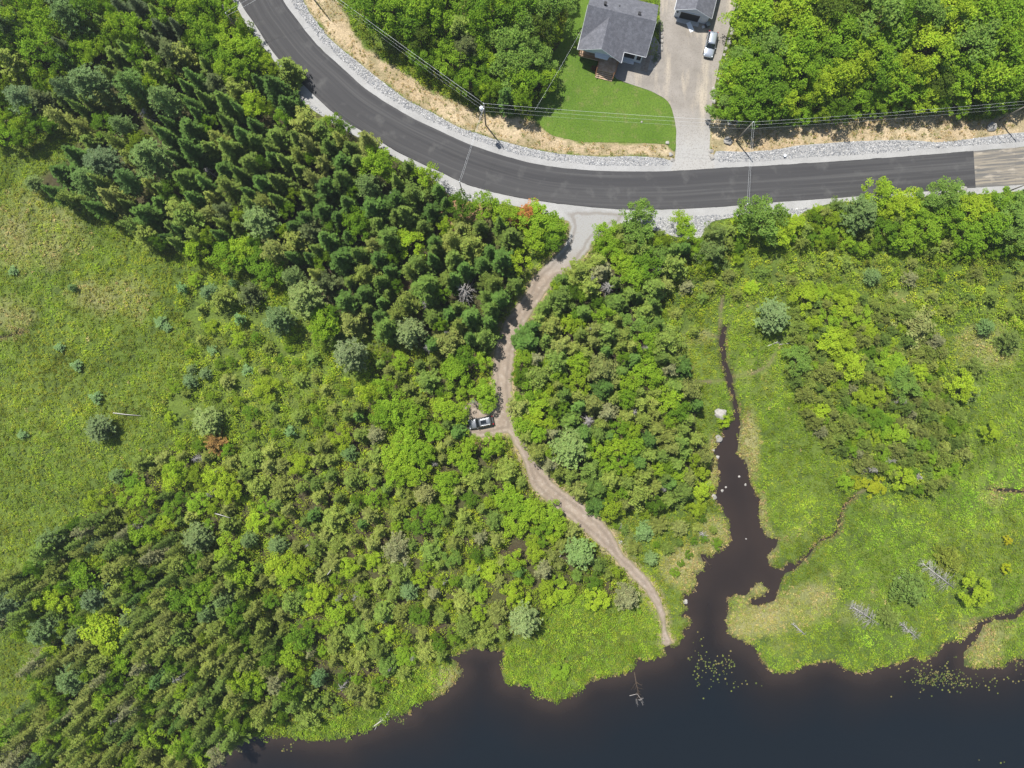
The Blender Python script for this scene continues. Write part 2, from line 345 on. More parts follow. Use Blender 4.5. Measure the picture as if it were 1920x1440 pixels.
# ground
m = M['ground'] = mat('ground_soil', rough=.95, spec=.1)
a = N(m, 'ShaderNodeAttribute', attribute_name='col')
tc = N(m, 'ShaderNodeTexCoord'); n = N(m, 'ShaderNodeTexNoise', Scale=3.2, Detail=6, Roughness=.7); L(m, tc.outputs['Object'], n.inputs['Vector'])
r = N(m, 'ShaderNodeMapRange'); r.inputs['From Min'].default_value = .3; r.inputs['From Max'].default_value = .7; r.inputs['To Min'].default_value = .55; r.inputs['To Max'].default_value = 1.45
L(m, n.outputs[0], r.inputs[0])
x = N(m, 'ShaderNodeVectorMath', operation='SCALE'); L(m, a.outputs['Color'], x.inputs[0]); L(m, r.outputs[0], x.inputs['Scale'])
L(m, x.outputs[0], bsdf(m).inputs['Base Color']); bump(m, n.outputs[0], .8, .15)
# foliage: object colour x per-leaf colour, part of the light passes through the leaf
def foliage(name, trans=.3, rough=.65, spec=.06, gain=(1.32, 1.25, .95)):
    m = mat(name, rough=rough, spec=spec)
    a = N(m, 'ShaderNodeAttribute', attribute_name='col'); oi = N(m, 'ShaderNodeObjectInfo')
    mu = N(m, 'ShaderNodeVectorMath', operation='MULTIPLY'); L(m, a.outputs['Color'], mu.inputs[0]); L(m, oi.outputs['Color'], mu.inputs[1])
    mz = N(m, 'ShaderNodeVectorMath', operation='MULTIPLY'); mz.inputs[1].default_value = gain; L(m, mu.outputs[0], mz.inputs[0]); mu = mz
    L(m, mu.outputs[0], bsdf(m).inputs['Base Color'])
    tr = N(m, 'ShaderNodeBsdfTranslucent')
    ye = N(m, 'ShaderNodeVectorMath', operation='MULTIPLY'); ye.inputs[1].default_value = (1.15, 1.2, .55); L(m, mu.outputs[0], ye.inputs[0]); L(m, ye.outputs[0], tr.inputs[0])
    mx = N(m, 'ShaderNodeMixShader'); mx.inputs[0].default_value = trans
    out = [q for q in m.node_tree.nodes if q.type == 'OUTPUT_MATERIAL'][0]
    L(m, bsdf(m).outputs[0], mx.inputs[1]); L(m, tr.outputs[0], mx.inputs[2]); L(m, mx.outputs[0], out.inputs[0])
    return m
M['leaf'] = foliage('broad_leaves', .38)
M['needle'] = foliage('needles', .25, .7, gain=(1.14, 1.22, 1.05))
M['grass'] = foliage('grass_blades', .3)
m = M['bark'] = mat('bark', rough=.9, spec=.1); L(m, noise_mix(m, (.10, .075, .055), (.05, .037, .028), 6), bsdf(m).inputs[0])
m = M['deadwood'] = mat('weathered_dead_wood', rough=.85, spec=.15); L(m, noise_mix(m, (.36, .34, .32), (.22, .20, .185), 5), bsdf(m).inputs[0])
# asphalt with paver streaks running along the road
def asphalt(name):
    m = mat(name, rough=.82, spec=.3)
    uv = N(m, 'ShaderNodeUVMap')
    c = noise_mix(m, (.036, .035, .0365), (.054, .0525, .053), 1.0, 4, .36, .64, coord=uv.outputs[0], stretch=(.012, .55, 1))
    c = noise_mix(m, None, (.082, .080, .078), 1.0, 4, .50, .72, coord=uv.outputs[0], stretch=(.02, 1.6, 1), prev=c)
    c = noise_mix(m, None, (.046, .045, .047), 9, 3, .5, .9, prev=c)
    c = noise_mix(m, None, (.095, .093, .089), .35, 4, .56, .85, prev=c)
    L(m, c, bsdf(m).inputs[0]); noise_bump(m, 30, .25, .02); return m
M['asphalt'] = asphalt('fresh_asphalt')
m = M['kerb'] = mat('asphalt_edge', (.03, .03, .031), .9, spec=.2); noise_bump(m, 20, .5, .03)
m = M['oldroad'] = mat('old_milled_pavement', rough=.9, spec=.15)
uv = N(m, 'ShaderNodeUVMap')
c = noise_mix(m, (.24, .21, .165), (.12, .115, .108), 1, 5, .42, .58, coord=uv.outputs[0], stretch=(.10, 2.6, 1))
c = noise_mix(m, None, (.33, .29, .235), 1, 5, .56, .70, coord=uv.outputs[0], stretch=(.30, 1.1, 1), prev=c)
c = noise_mix(m, None, (.10, .098, .095), 1, 2, .62, .72, coord=uv.outputs[0], stretch=(.25, 2.0, 1), prev=c)
L(m, c, bsdf(m).inputs[0]); noise_bump(m, 12, .4, .03)
def gravel(name, c1, c2, c3, sc_=2.2, fine=9):
    m = mat(name, rough=.95, spec=.15)
    c = noise_mix(m, c1, c2, sc_ * .12, 5, .35, .65)
    c = noise_mix(m, None, c3, fine, 5, .5, .75, prev=c)
    L(m, c, bsdf(m).inputs[0]); noise_bump(m, fine * 1.5, .6, .04); return m
M['shoulder'] = gravel('crushed_stone', (.29, .285, .275), (.35, .345, .335), (.21, .208, .20))
M['stone'] = mat('riprap_stone', rough=.9, spec=.2)
m = M['stone']; a = N(m, 'ShaderNodeAttribute', attribute_name='col'); L(m, a.outputs['Color'], bsdf(m).inputs[0])
m = M['bleached'] = mat('bleached_dead_wood', rough=.85, spec=.15); L(m, noise_mix(m, (.50, .47, .45), (.34, .32, .30), 5), bsdf(m).inputs[0])
m = M['soil'] = mat('garden_mulch', rough=.95, spec=.1); L(m, noise_mix(m, (.20, .15, .11), (.30, .26, .21), 3, 5), bsdf(m).inputs[0]); noise_bump(m, 8, .6, .05)
m = M['boulder'] = mat('boulder_rock', rough=.9, spec=.2); L(m, noise_mix(m, (.33, .31, .28), (.22, .21, .19), 2.5, 5), bsdf(m).inputs[0]); noise_bump(m, 5, .6, .1)
# driveway: grey crushed stone with worn tan wheel tracks
m = M['drive'] = mat('driveway_gravel', rough=.95, spec=.12)
c = noise_mix(m, (.205, .185, .16), (.275, .25, .22), .25, 5)
c = noise_mix(m, None, (.38, .33, .26), 1.0, 6, .50, .70, stretch=(.40, .085, .4), prev=c)
tc = N(m, 'ShaderNodeTexCoord'); sep = N(m, 'ShaderNodeSeparateXYZ'); L(m, tc.outputs['Object'], sep.inputs[0])
rr = N(m, 'ShaderNodeMapRange'); rr.inputs['From Min'].default_value = 52; rr.inputs['From Max'].default_value = 44; L(m, sep.outputs['Y'], rr.inputs[0])
x = N(m, 'ShaderNodeMix'); x.data_type = 'RGBA'; L(m, rr.outputs[0], x.inputs[0]); L(m, c, x.inputs[6]); x.inputs[7].default_value = (.33, .32, .30, 1)
c = noise_mix(m, None, (.15, .13, .11), 4, 7, .50, .8, prev=x.outputs[2])
DR = (m, c)
L(m, c, bsdf(m).inputs[0]); noise_bump(m, 14, .5, .03)
# path: crushed stone by the road turning to pinkish dirt
m = M['path'] = mat('path_dirt', rough=.95, spec=.1)
c = noise_mix(m, (.225, .178, .138), (.29, .235, .185), .35, 5)
c = noise_mix(m, None, (.35, .30, .25), 1.2, 5, .5, .75, prev=c)
tc = N(m, 'ShaderNodeTexCoord'); sep = N(m, 'ShaderNodeSeparateXYZ'); L(m, tc.outputs['Object'], sep.inputs[0])
rr = N(m, 'ShaderNodeMapRange'); rr.inputs['From Min'].default_value = 20; rr.inputs['From Max'].default_value = 26; L(m, sep.outputs['Y'], rr.inputs[0])
x = N(m, 'ShaderNodeMix'); x.data_type = 'RGBA'; L(m, rr.outputs[0], x.inputs[0]); L(m, c, x.inputs[6]); x.inputs[7].default_value = (.275, .27, .26, 1)
c = noise_mix(m, None, (.20, .16, .12), 4, 6, .55, .8, prev=x.outputs[2])
def ruts(m, c, centre, width, col, grassy):
    # worn wheel lines and a weedy margin, measured from the edge of the track
    a = N(m, 'ShaderNodeAttribute', attribute_name='edge'); tc = N(m, 'ShaderNodeTexCoord'); n = N(m, 'ShaderNodeTexNoise', Scale=.9, Detail=5); L(m, tc.outputs['Object'], n.inputs['Vector'])
    s = N(m, 'ShaderNodeMath', operation='MULTIPLY_ADD'); s.inputs[1].default_value = .7; s.inputs[2].default_value = -.35; L(m, n.outputs[0], s.inputs[0])
    d = N(m, 'ShaderNodeMath', operation='ADD'); L(m, a.outputs['Fac'], d.inputs[0]); L(m, s.outputs[0], d.inputs[1])
    q = N(m, 'ShaderNodeMath', operation='SUBTRACT'); q.inputs[1].default_value = centre; L(m, d.outputs[0], q.inputs[0]); ab = N(m, 'ShaderNodeMath', operation='ABSOLUTE'); L(m, q.outputs[0], ab.inputs[0])
    r = N(m, 'ShaderNodeMapRange'); r.inputs['From Min'].default_value = width; r.inputs['From Max'].default_value = width * .3; r.inputs['To Max'].default_value = .45; L(m, ab.outputs[0], r.inputs[0])
    x = N(m, 'ShaderNodeMix'); x.data_type = 'RGBA'; L(m, r.outputs[0], x.inputs[0]); L(m, c, x.inputs[6]); x.inputs[7].default_value = (*col, 1)
    r = N(m, 'ShaderNodeMapRange'); r.inputs['From Min'].default_value = .42; r.inputs['From Max'].default_value = .05; L(m, d.outputs[0], r.inputs[0])
    y = N(m, 'ShaderNodeMix'); y.data_type = 'RGBA'; L(m, r.outputs[0], y.inputs[0]); L(m, x.outputs[2], y.inputs[6]); y.inputs[7].default_value = (*grassy, 1)
    return y.outputs[2]
c = ruts(m, c, 1.05, .42, (.150, .122, .095), (.17, .15, .09))
L(m, c, bsdf(m).inputs[0]); noise_bump(m, 10, .6, .04)
# lawn
m = M['lawn'] = mat('mown_lawn', rough=.9, spec=.1)
c = noise_mix(m, (.078, .142, .016), (.112, .182, .024), .12, 5)
c = noise_mix(m, None, (.17, .17, .06), .5, 6, .52, .74, prev=c, rough=.75)
c = noise_mix(m, None, (.048, .085, .014), 3.5, 6, .42, .75, prev=c)
L(m, c, bsdf(m).inputs[0]); noise_bump(m, 9, .8, .06)
# tea-brown lake water
m = M['water'] = mat('lake_water', rough=.06, spec=.5)
a = N(m, 'ShaderNodeAttribute', attribute_name='depth')
cr = N(m, 'ShaderNodeValToRGB'); e = cr.color_ramp.elements
e[0].position = 0; e[0].color = (.029, .0200, .0150, 1); e[1].position = 1; e[1].color = (.0050, .0075, .0095, 1)
k = cr.color_ramp.elements.new(.35); k.color = (.0135, .0105, .0088, 1)
k = cr.color_ramp.elements.new(.65); k.color = (.0080, .0082, .0088, 1)
tc = N(m, 'ShaderNodeTexCoord'); n = N(m, 'ShaderNodeTexNoise', Scale=.09, Detail=3); L(m, tc.outputs['Object'], n.inputs['Vector'])
r = N(m, 'ShaderNodeMath', operation='MULTIPLY_ADD'); r.inputs[1].default_value = .35; r.inputs[2].default_value = -.17; L(m, n.outputs[0], r.inputs[0])
ad = N(m, 'ShaderNodeMath', operation='ADD'); L(m, a.outputs['Fac'], ad.inputs[0]); L(m, r.outputs[0], ad.inputs[1]); L(m, ad.outputs[0], cr.inputs[0])
L(m, cr.outputs[0], bsdf(m).inputs[0]); noise_bump(m, 1.3, .10, .03)
n = N(m, 'ShaderNodeTexNoise', Scale=.05, Detail=4); L(m, tc.outputs['Object'], n.inputs['Vector'])
r = N(m, 'ShaderNodeMapRange'); r.inputs['From Min'].default_value = .4; r.inputs['From Max'].default_value = .65; r.inputs['To Min'].default_value = .03; r.inputs['To Max'].default_value = .22; L(m, n.outputs[0], r.inputs[0]); L(m, r.outputs[0], bsdf(m).inputs['Roughness'])
# buildings
def shingles(name, c1, c2):
    m = mat(name, rough=.9, spec=.2)
    tc = N(m, 'ShaderNodeTexCoord'); br = N(m, 'ShaderNodeTexBrick', Scale=3.2)
    br.inputs['Color1'].default_value = (*c1, 1); br.inputs['Color2'].default_value = (*c2, 1); br.inputs['Mortar'].default_value = (*[q * .55 for q in c1], 1)
    br.inputs['Mortar Size'].default_value = .012; br.inputs['Row Height'].default_value = .45; br.inputs['Brick Width'].default_value = .9
    mp = N(m, 'ShaderNodeMapping'); L(m, tc.outputs['Object'], mp.inputs[0]); L(m, mp.outputs[0], br.inputs['Vector'])
    c = noise_mix(m, None, tuple(q * 1.35 for q in c2), 1.4, 5, .45, .75, prev=br.outputs[0])
    c = noise_mix(m, None, tuple(q * .7 for q in c1), 7, 3, .5, .8, prev=c)
    L(m, c, bsdf(m).inputs[0]); return m
M['roof'] = shingles('grey_shingles', (.100, .102, .115), (.126, .128, .143))
m = M['siding'] = mat('white_siding', (.58, .61, .65), .6)
tc = N(m, 'ShaderNodeTexCoord'); w = N(m, 'ShaderNodeTexWave', Scale=2.6); w.bands_direction = 'Z'; L(m, tc.outputs['Object'], w.inputs['Vector']); bump(m, w.outputs[0], .5, .03)
M['trim'] = mat('white_trim', (.62, .63, .64), .5)
M['black'] = mat('black_trim', (.012, .012, .014), .5)
m = M['glass'] = mat('window_glass', (.010, .013, .016), .06, spec=.6)
m = M['deckwood'] = mat('cedar_deck', rough=.75); 
tc = N(m, 'ShaderNodeTexCoord'); w = N(m, 'ShaderNodeTexWave', Scale=2.2); w.bands_direction = 'Y'; L(m, tc.outputs['Object'], w.inputs['Vector'])
cr = N(m, 'ShaderNodeValToRGB'); cr.color_ramp.elements[0].position = .0; cr.color_ramp.elements[0].color = (.17, .11, .07, 1); cr.color_ramp.elements[1].position = .25; cr.color_ramp.elements[1].color = (.46, .31, .20, 1)
L(m, w.outputs[0], cr.inputs[0]); c = noise_mix(m, None, (.56, .43, .32), 2, 4, .4, .75, prev=cr.outputs[0]); L(m, c, bsdf(m).inputs[0])
M['rail'] = mat('stained_rail', (.30, .14, .07), .7)
m = M['slab'] = gravel('paving_slabs', (.30, .28, .25), (.36, .34, .31), (.22, .21, .19))
M['concrete'] = gravel('concrete', (.46, .45, .43), (.52, .51, .49), (.36, .35, .33))
M['plastic'] = mat('dark_bin_plastic', (.035, .04, .045), .5)
M['paper'] = mat('white_board', (.80, .82, .85), .5)
M['polewood'] = mat('pole_wood', rough=.9)
m = M['polewood']; L(m, noise_mix(m, (.17, .15, .12), (.26, .235, .20), 4, stretch=(1, 1, .15)), bsdf(m).inputs[0])
M['metal'] = mat('galvanised_metal', (.72, .74, .76), .35, .4)
M['insul'] = mat('porcelain', (.78, .80, .82), .3)
M['wire'] = mat('aluminium_wire', (.66, .68, .68), .5, .1)
M['cable'] = mat('grey_cable', (.45, .47, .48), .6)
# cars
def paint(name, c, metal=.6, rough=.3):
    m = mat(name, c, rough, metal, .5); b = bsdf(m)
    b.inputs['Coat Weight'].default_value = .8; b.inputs['Coat Roughness'].default_value = .06
    n = noise_mix(m, c, tuple(q * 1.12 for q in c), 1.5, 3); L(m, n, b.inputs[0]); return m
M['silver'] = paint('silver_paint', (.42, .45, .50))
M['greyp'] = paint('dark_grey_paint', (.15, .16, .17), .5, .35)
M['tyre'] = mat('tyre_rubber', (.018, .018, .018), .9)
M['rim'] = mat('alloy_rim', (.45, .46, .48), .3, .9)
M['lamp'] = mat('headlight_glass', (.70, .74, .78), .1, .3, .7)
M['taillamp'] = mat('red_lamp', (.35, .01, .01), .2)
M['pad'] = M['leaf']

# ------------------------------------------------------------------ ground, water, sheets
def grid_faces(nx, ny, keep=None):
    j, i = np.mgrid[0:ny - 1, 0:nx - 1]
    a = (j * nx + i).ravel()
    f = np.stack([a, a + 1, a + nx + 1, a + nx], 1)
    return f if keep is None else f[keep.ravel()]
V = np.stack([MX.ravel(), MY.ravel(), GZ.ravel()], 1)
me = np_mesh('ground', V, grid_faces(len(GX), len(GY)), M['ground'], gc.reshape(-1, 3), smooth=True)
tag(obj('ground', me), kind='structure')

def water_sheet(name, xs, ys):
    X, Y = np.meshgrid(xs, ys)
    s = samp(SD['lake'], X, Y)
    rest = 960 + X * 10
    dist = np.maximum(s - 1.0, 0)
    depth = np.clip(dist / 13.0, 0, 1) ** .7 * np.clip(1.15 - np.clip((Y + 46) / 12, 0, .75), 0, 1.2)
    me = np_mesh(name, np.stack([X.ravel(), Y.ravel(), np.full(X.size, WATER_Z)], 1), grid_faces(len(xs), len(ys)), M['water'], extra={'depth': depth.ravel()})
    return tag(obj(name, me), kind='structure')
water_sheet('water', np.concatenate([np.arange(-112, 112, 1.0), [125, 160, 260, 500, 1200]]), np.concatenate([[-1200, -600, -300, -160, -110], np.arange(-90, 14, 1.0)]))

def smooth_poly(pts, closed=True, step=0.8, jit=0.0, k=0):
    """Catmull-Rom through the photo-pixel points, in metres, with a ragged edge"""
    p = P(pts); n = len(p); out = []
    rngi = range(n) if closed else range(n - 1)
    for i in rngi:
        if closed: a, b, c, d = p[i - 1], p[i], p[(i + 1) % n], p[(i + 2) % n]
        else: a, b, c, d = p[max(i - 1, 0)], p[i], p[i + 1], p[min(i + 2, n - 1)]
        L_ = np.hypot(*(c - b)); m_ = max(1, int(L_ / step))
        for q in range(m_):
            t = q / m_
            s_ = .5
            v = b + .5 * t * ((c - a) + t * ((2 * a - 5 * b + 4 * c - d) + t * (3 * (b - c) + d - a)))
            out.append(v)
    if not closed: out.append(p[-1])
    out = np.array(out)
    if jit:
        out[:, 0] += jit * 2 * (fbm(out[:, 0], out[:, 1], 1.7, k) - .5)
        out[:, 1] += jit * 2 * (fbm(out[:, 0] + 50, out[:, 1], 1.7, k + 1) - .5)
    return out

def sheet(name, pts, z, m, jit=.25, step=.7):
    p = smooth_poly(pts, True, step, jit)
    tri = tessellate_polygon([[Vector((x, y, 0)) for x, y in p]])
    Vt = np.array([(x, y, z) for x, y in p] + [(x, y, z - .25) for x, y in p])
    n = len(p)
    tri = np.array(tri)
    a = p[tri[:, 0]]; b = p[tri[:, 1]]; c = p[tri[:, 2]]
    cr = (b[:, 0] - a[:, 0]) * (c[:, 1] - a[:, 1]) - (b[:, 1] - a[:, 1]) * (c[:, 0] - a[:, 0])
    tri[cr < 0] = tri[cr < 0][:, ::-1]
    q = np.array([(i, i + n, (i + 1) % n + n, (i + 1) % n) for i in range(n)])
    me = np_mesh(name, Vt, [tri, q], m)
    return tag(obj(name, me), kind='structure')

def dense_sheet(name, pts, z, m, jit):
    p = smooth_poly(pts, True, .7, jit)
    x0, y0 = p.min(0); x1, y1 = p.max(0)
    gx, gy = np.meshgrid(np.arange(x0, x1, .42), np.arange(y0, y1, .42)); gx = gx.ravel(); gy = gy.ravel()
    k = sdf(p, gx, gy) > .2
    vin = [Vector((float(a), float(b))) for a, b in p] + [Vector((float(a), float(b))) for a, b in zip(gx[k], gy[k])]
    n = len(p)
    vo, eo, fo, *_ = delaunay_2d_cdt(vin, [(i, (i + 1) % n) for i in range(n)], [], 1, 1e-5)
    V = np.array([(v.x, v.y, z) for v in vo]); F = np.array([f for f in fo if len(f) == 3])
    d = sdf(p, V[:, 0], V[:, 1])
    cen = V[F].mean(1); F = F[sdf(p, cen[:, 0], cen[:, 1]) > 0]
    V[:, 2] -= np.clip(.03 - d * .05, 0, .03)
    a = V[F]; cr = (a[:, 1, 0] - a[:, 0, 0]) * (a[:, 2, 1] - a[:, 0, 1]) - (a[:, 1, 1] - a[:, 0, 1]) * (a[:, 2, 0] - a[:, 0, 0])
    F[cr < 0] = F[cr < 0][:, ::-1]
    me = np_mesh(name, V, F, m, extra={'edge': np.maximum(d, 0)})
    return tag(obj(name, me), kind='structure')

def resample(line, n):
    d = np.concatenate([[0], np.cumsum(np.hypot(*np.diff(line, axis=0).T))])
    t = np.linspace(0, d[-1], n)
    return np.stack([np.interp(t, d, line[:, 0]), np.interp(t, d, line[:, 1])], 1), t

def project(src, line):
    """nearest point on a polyline for each point of src"""
    best = np.full(len(src), 1e18); out = np.zeros_like(src)
    for a, b in zip(line[:-1], line[1:]):
        d = b - a; L_ = (d ** 2).sum() + 1e-12
        t = np.clip(((src - a) @ d) / L_, 0, 1)
        q = a + t[:, None] * d; e = ((src - q) ** 2).sum(1)
        w = e < best; best[w] = e[w]; out[w] = q[w]
    return out

ro = smooth_poly(R_OUT, False, 1.0); ri = smooth_poly(R_IN, False, 1.0)
A, tl = resample(ro, 420)
B = project(A, ri)
def strip(name, A, B, tl, z, m, nacross=6, wall=None, kind='structure', z2=None):
    Vs, uv = [], []
    for k in range(nacross + 1):
        t = k / nacross; q = A * (1 - t) + B * t
        w = np.hypot(*(A - B).T) * t
        zz = z if z2 is None else z + (z2 - z) * t
        Vs.append(np.column_stack([q, np.full(len(q), zz)])); uv.append(np.column_stack([tl, w]))
    V = np.concatenate(Vs); U = np.concatenate(uv); n = len(A)
    F = []
    for k in range(nacross):
        i = np.arange(n - 1) + k * n
        F.append(np.stack([i, i + n, i + n + 1, i + 1], 1))
    F = np.concatenate(F)
    me = np_mesh(name, V, F, m)
    if me.polygons[0].normal.z < 0:
        me.flip_normals()
    ul = me.uv_layers.new(name='UVMap'); li = np.zeros(len(me.loops), dtype=np.int32); me.loops.foreach_get('vertex_index', li)
    ul.data.foreach_set('uv', U[li].astype(np.float32).ravel())
    return tag(obj(name, me), kind=kind)
ax = at(1820, 0)[0]
newA = A[:, 0] < ax
iN = int(np.argmax(~newA))
strip('road', A[:iN + 1], B[:iN + 1], tl[:iN + 1], .13, M['asphalt'])
strip('old_road', A[iN:], B[iN:], tl[iN:], .10, M['oldroad'])
# dark broken lip of the asphalt mat on both sides
for nm, E, O_ in (('road_edge', A, B), ('road_edge', B, A)):
    d = (E - O_); d /= np.hypot(*d.T)[:, None]
    wob = .05 + .10 * np.clip(fbm(E[:, 0], E[:, 1], 2.0, 3) * 3 - 1.4, 0, 1.6)
    e1 = E + d * wob[:, None]
    n = iN + 1
    V = np.concatenate([np.column_stack([E[:n], np.full(n, .129)]), np.column_stack([e1[:n], np.full(n, .02)])])
    i = np.arange(n - 1)
    me = np_mesh(nm, V, np.stack([i, i + 1, i + 1 + n, i + n], 1), M['kerb'])
    if me.polygons[5].normal.z < 0: me.flip_normals()
    tag(obj(nm, me), kind='structure')
sheet('gravel_shoulder', R_OUT + G_OUT[::-1], .045, M['shoulder'], .18, 1.0)
sheet('gravel_shoulder', R_IN + G_IN[::-1], .045, M['shoulder'], .15, 1.0)
sheet('driveway', DRIVE, .062, M['drive'], .12)
sheet('lawn', LAWN, .025, M['lawn'], .22)
dense_sheet('path', PATH, .055, M['path'], .34)
# ------------------------------------------------------------------ leaf and tree shapes (numpy), kept so the same shape can also be merged into a mass
def diamonds(c, d, w, col, nrm=None):
    """c centre, d half-long vector, w half-wide vector"""
    V = np.stack([c - d, c + w * 1.0 - d * .1, c + d, c - w * 1.0 - d * .1], 1).reshape(-1, 3)
    F = np.arange(len(V)).reshape(-1, 4)
    return V, F, np.repeat(col, 4, axis=0)

def rand_leaves(c, size, flat=.55, aspect=.6, r=rng):
    """random leaf axes; flat near 1 = lying level"""
    n = len(c); az = r.random(n) * 2 * np.pi
    tilt = (1 - flat) * (r.random(n) - .5) * np.pi
    d = np.stack([np.cos(az) * np.cos(tilt), np.sin(az) * np.cos(tilt), np.sin(tilt)], 1)
    roll = (1 - flat) * (r.random(n) - .5) * np.pi
    side = np.stack([-np.sin(az), np.cos(az), np.zeros(n)], 1)
    up = np.cross(d, side)
    w = side * np.cos(roll)[:, None] + up * np.sin(roll)[:, None]
    s = np.asarray(size).reshape(-1, 1) * .5
    return d * s, w * s * aspect

def jcol(n, amt, r=rng, hue=.1):
    v = 1 + amt * (r.random((n, 1)) - .5) * 2
    h = 1 + hue * (r.random((n, 3)) - .5) * 2
    return v * h

class Geo:
    def __init__(s): s.V = []; s.F = []; s.C = []; s.n = 0
    def add(s, V, F, C):
        s.V.append(V); s.F.append(F + s.n); s.C.append(C); s.n += len(V)
    def out(s): return np.concatenate(s.V), np.concatenate(s.F), np.concatenate(s.C)

def conifer(r, h=10., R=1.7, dz=.38, power=.8, nb=9, droop=-.25, dens=5.0, lump=.25, base=.12, sp=.5, tipc=1.25):
    g = Geo(); z = h * base
    ph = r.random() * 6.28; la = r.random(6) * 6.28
    cs, ds, ws, cc = [], [], [], []
    while z < h * .985:
        t = (z - h * base) / (h * (1 - base))
        prof = min(1.0, (t + .10) / .16) * (1 - t) ** power
        n = max(4, int(nb * (.55 + .6 * (1 - t))))
        for k in range(n):
            az = ph + 6.283 * k / n + r.normal() * .18
            lmod = 1 + lump * (math.sin(3 * az + la[0] + z) + math.sin(2 * az + la[1] - 1.7 * z)) * .6 + r.normal() * .13
            Lb = max(.22, R * prof * lmod)
            out = np.array([math.cos(az), math.sin(az), 0]); sd = np.array([-math.sin(az), math.cos(az), 0])
            bc = 1 + .28 * (r.random() - .5) * 2
            m_ = max(2, int(Lb * dens))
            s = (np.arange(m_) + .6) / m_
            pz = z + droop * Lb * s + .28 * Lb * s ** 2.5
            P0 = out[None] * (Lb * s)[:, None] + np.column_stack([np.zeros(m_), np.zeros(m_), pz])
            for sg in (-1, 1):
                ang = .75 + .25 * r.random(m_)
                ln = sp * (.55 + .6 * (1 - s)) * min(1.0, .5 + Lb * .5) * (.8 + .4 * r.random(m_))
                d = out[None] * np.cos(ang)[:, None] + sg * sd[None] * np.sin(ang)[:, None]
                d[:, 2] += -.12 + .4 * (r.random(m_) - .5)
                d *= (ln * .5)[:, None]
                w = np.cross(d, np.array([0, 0, 1.0])); w /= np.linalg.norm(w, axis=1)[:, None]
                w[:, 2] += .7 * (r.random(m_) - .5)
                w *= (sp * .17)
                cs.append(P0 + d * 1.0); ds.append(d); ws.append(w)
                cc.append(np.full(m_, bc) * (1 + .2 * (r.random(m_) - .5)) * np.where(s > .72, tipc, 1.0))
            cs.append((P0[-1] + out * sp * .25)[None]); ds.append((out * sp * .4 + np.array([0, 0, .05]))[None]); ws.append((sd * sp * .15)[None]); cc.append(np.array([bc * tipc]))
        z += dz * (.8 + .4 * r.random())
    # leader
    for k in range(10):
        a = r.random() * 6.28; zz = h * (.95 + .05 * k / 10)
        cs.append(np.array([[0, 0, zz]])); ds.append(np.array([[math.cos(a) * .14, math.sin(a) * .14, .16]])); ws.append(np.array([[-math.sin(a) * .06, math.cos(a) * .06, 0]])); cc.append(np.array([tipc]))
    c = np.concatenate(cc); C = c[:, None] * (1 + .12 * (r.random((len(c), 3)) - .5))
    g.add(*diamonds(np.concatenate(cs), np.concatenate(ds), np.concatenate(ws), C))
    return g.out()

def pine(r, h=11., R=3.4, nb=6, blade=.36):
    """open whorls ending in soft needle tufts"""
    cs = []; bcs = []
    z = h * .22
    while z < h * .98:
        t = (z - h * .22) / (h * .78)
        prof = min(1, (t + .22) / .40) * (1 - t ** 1.6) ** .62
        n = max(3, int(nb * (.7 + .5 * r.random())))
        ph = r.random() * 6.28
        for k in range(n):
            az = ph + 6.283 * k / n + r.normal() * .25
            Lb = max(.35, R * prof * (.70 + .42 * r.random()))
            out = np.array([math.cos(az), math.sin(az), 0]); sd = np.array([-math.sin(az), math.cos(az), 0])
            bc = 1 + .3 * (r.random() - .5)
            m_ = max(3, int(Lb * 4.5))
            for q in range(m_):
                s = (q + .7) / m_
                off = sd * r.normal() * .38 * (1.1 - .4 * s) * min(1, Lb / 2)
                cs.append(out * Lb * s + off + np.array([0, 0, z + .12 * Lb * s + .25 * r.random()])); bcs.append(bc * (1 + .25 * (r.random() - .5)))
        z += .55 * (.75 + .5 * r.random())
    cs = np.array(cs); bcs = np.array(bcs)
    K = 12
    c = np.repeat(cs, K, axis=0); n = len(c)
    az = r.random(n) * 6.283; el = r.random(n) * 1.25 - .15
    d = np.stack([np.cos(az) * np.cos(el), np.sin(az) * np.cos(el), np.sin(el)], 1) * (blade * (.3 + .25 * r.random(n)))[:, None]
    w = np.cross(d, np.array([.1, .2, 1.0])); w = w / np.linalg.norm(w, axis=1)[:, None] * .060
    C = np.repeat(bcs, K)[:, None] * (1 + .15 * (r.random((n, 3)) - .5))
    g = Geo(); g.add(*diamonds(c + d, d, w, C)); return g.out()

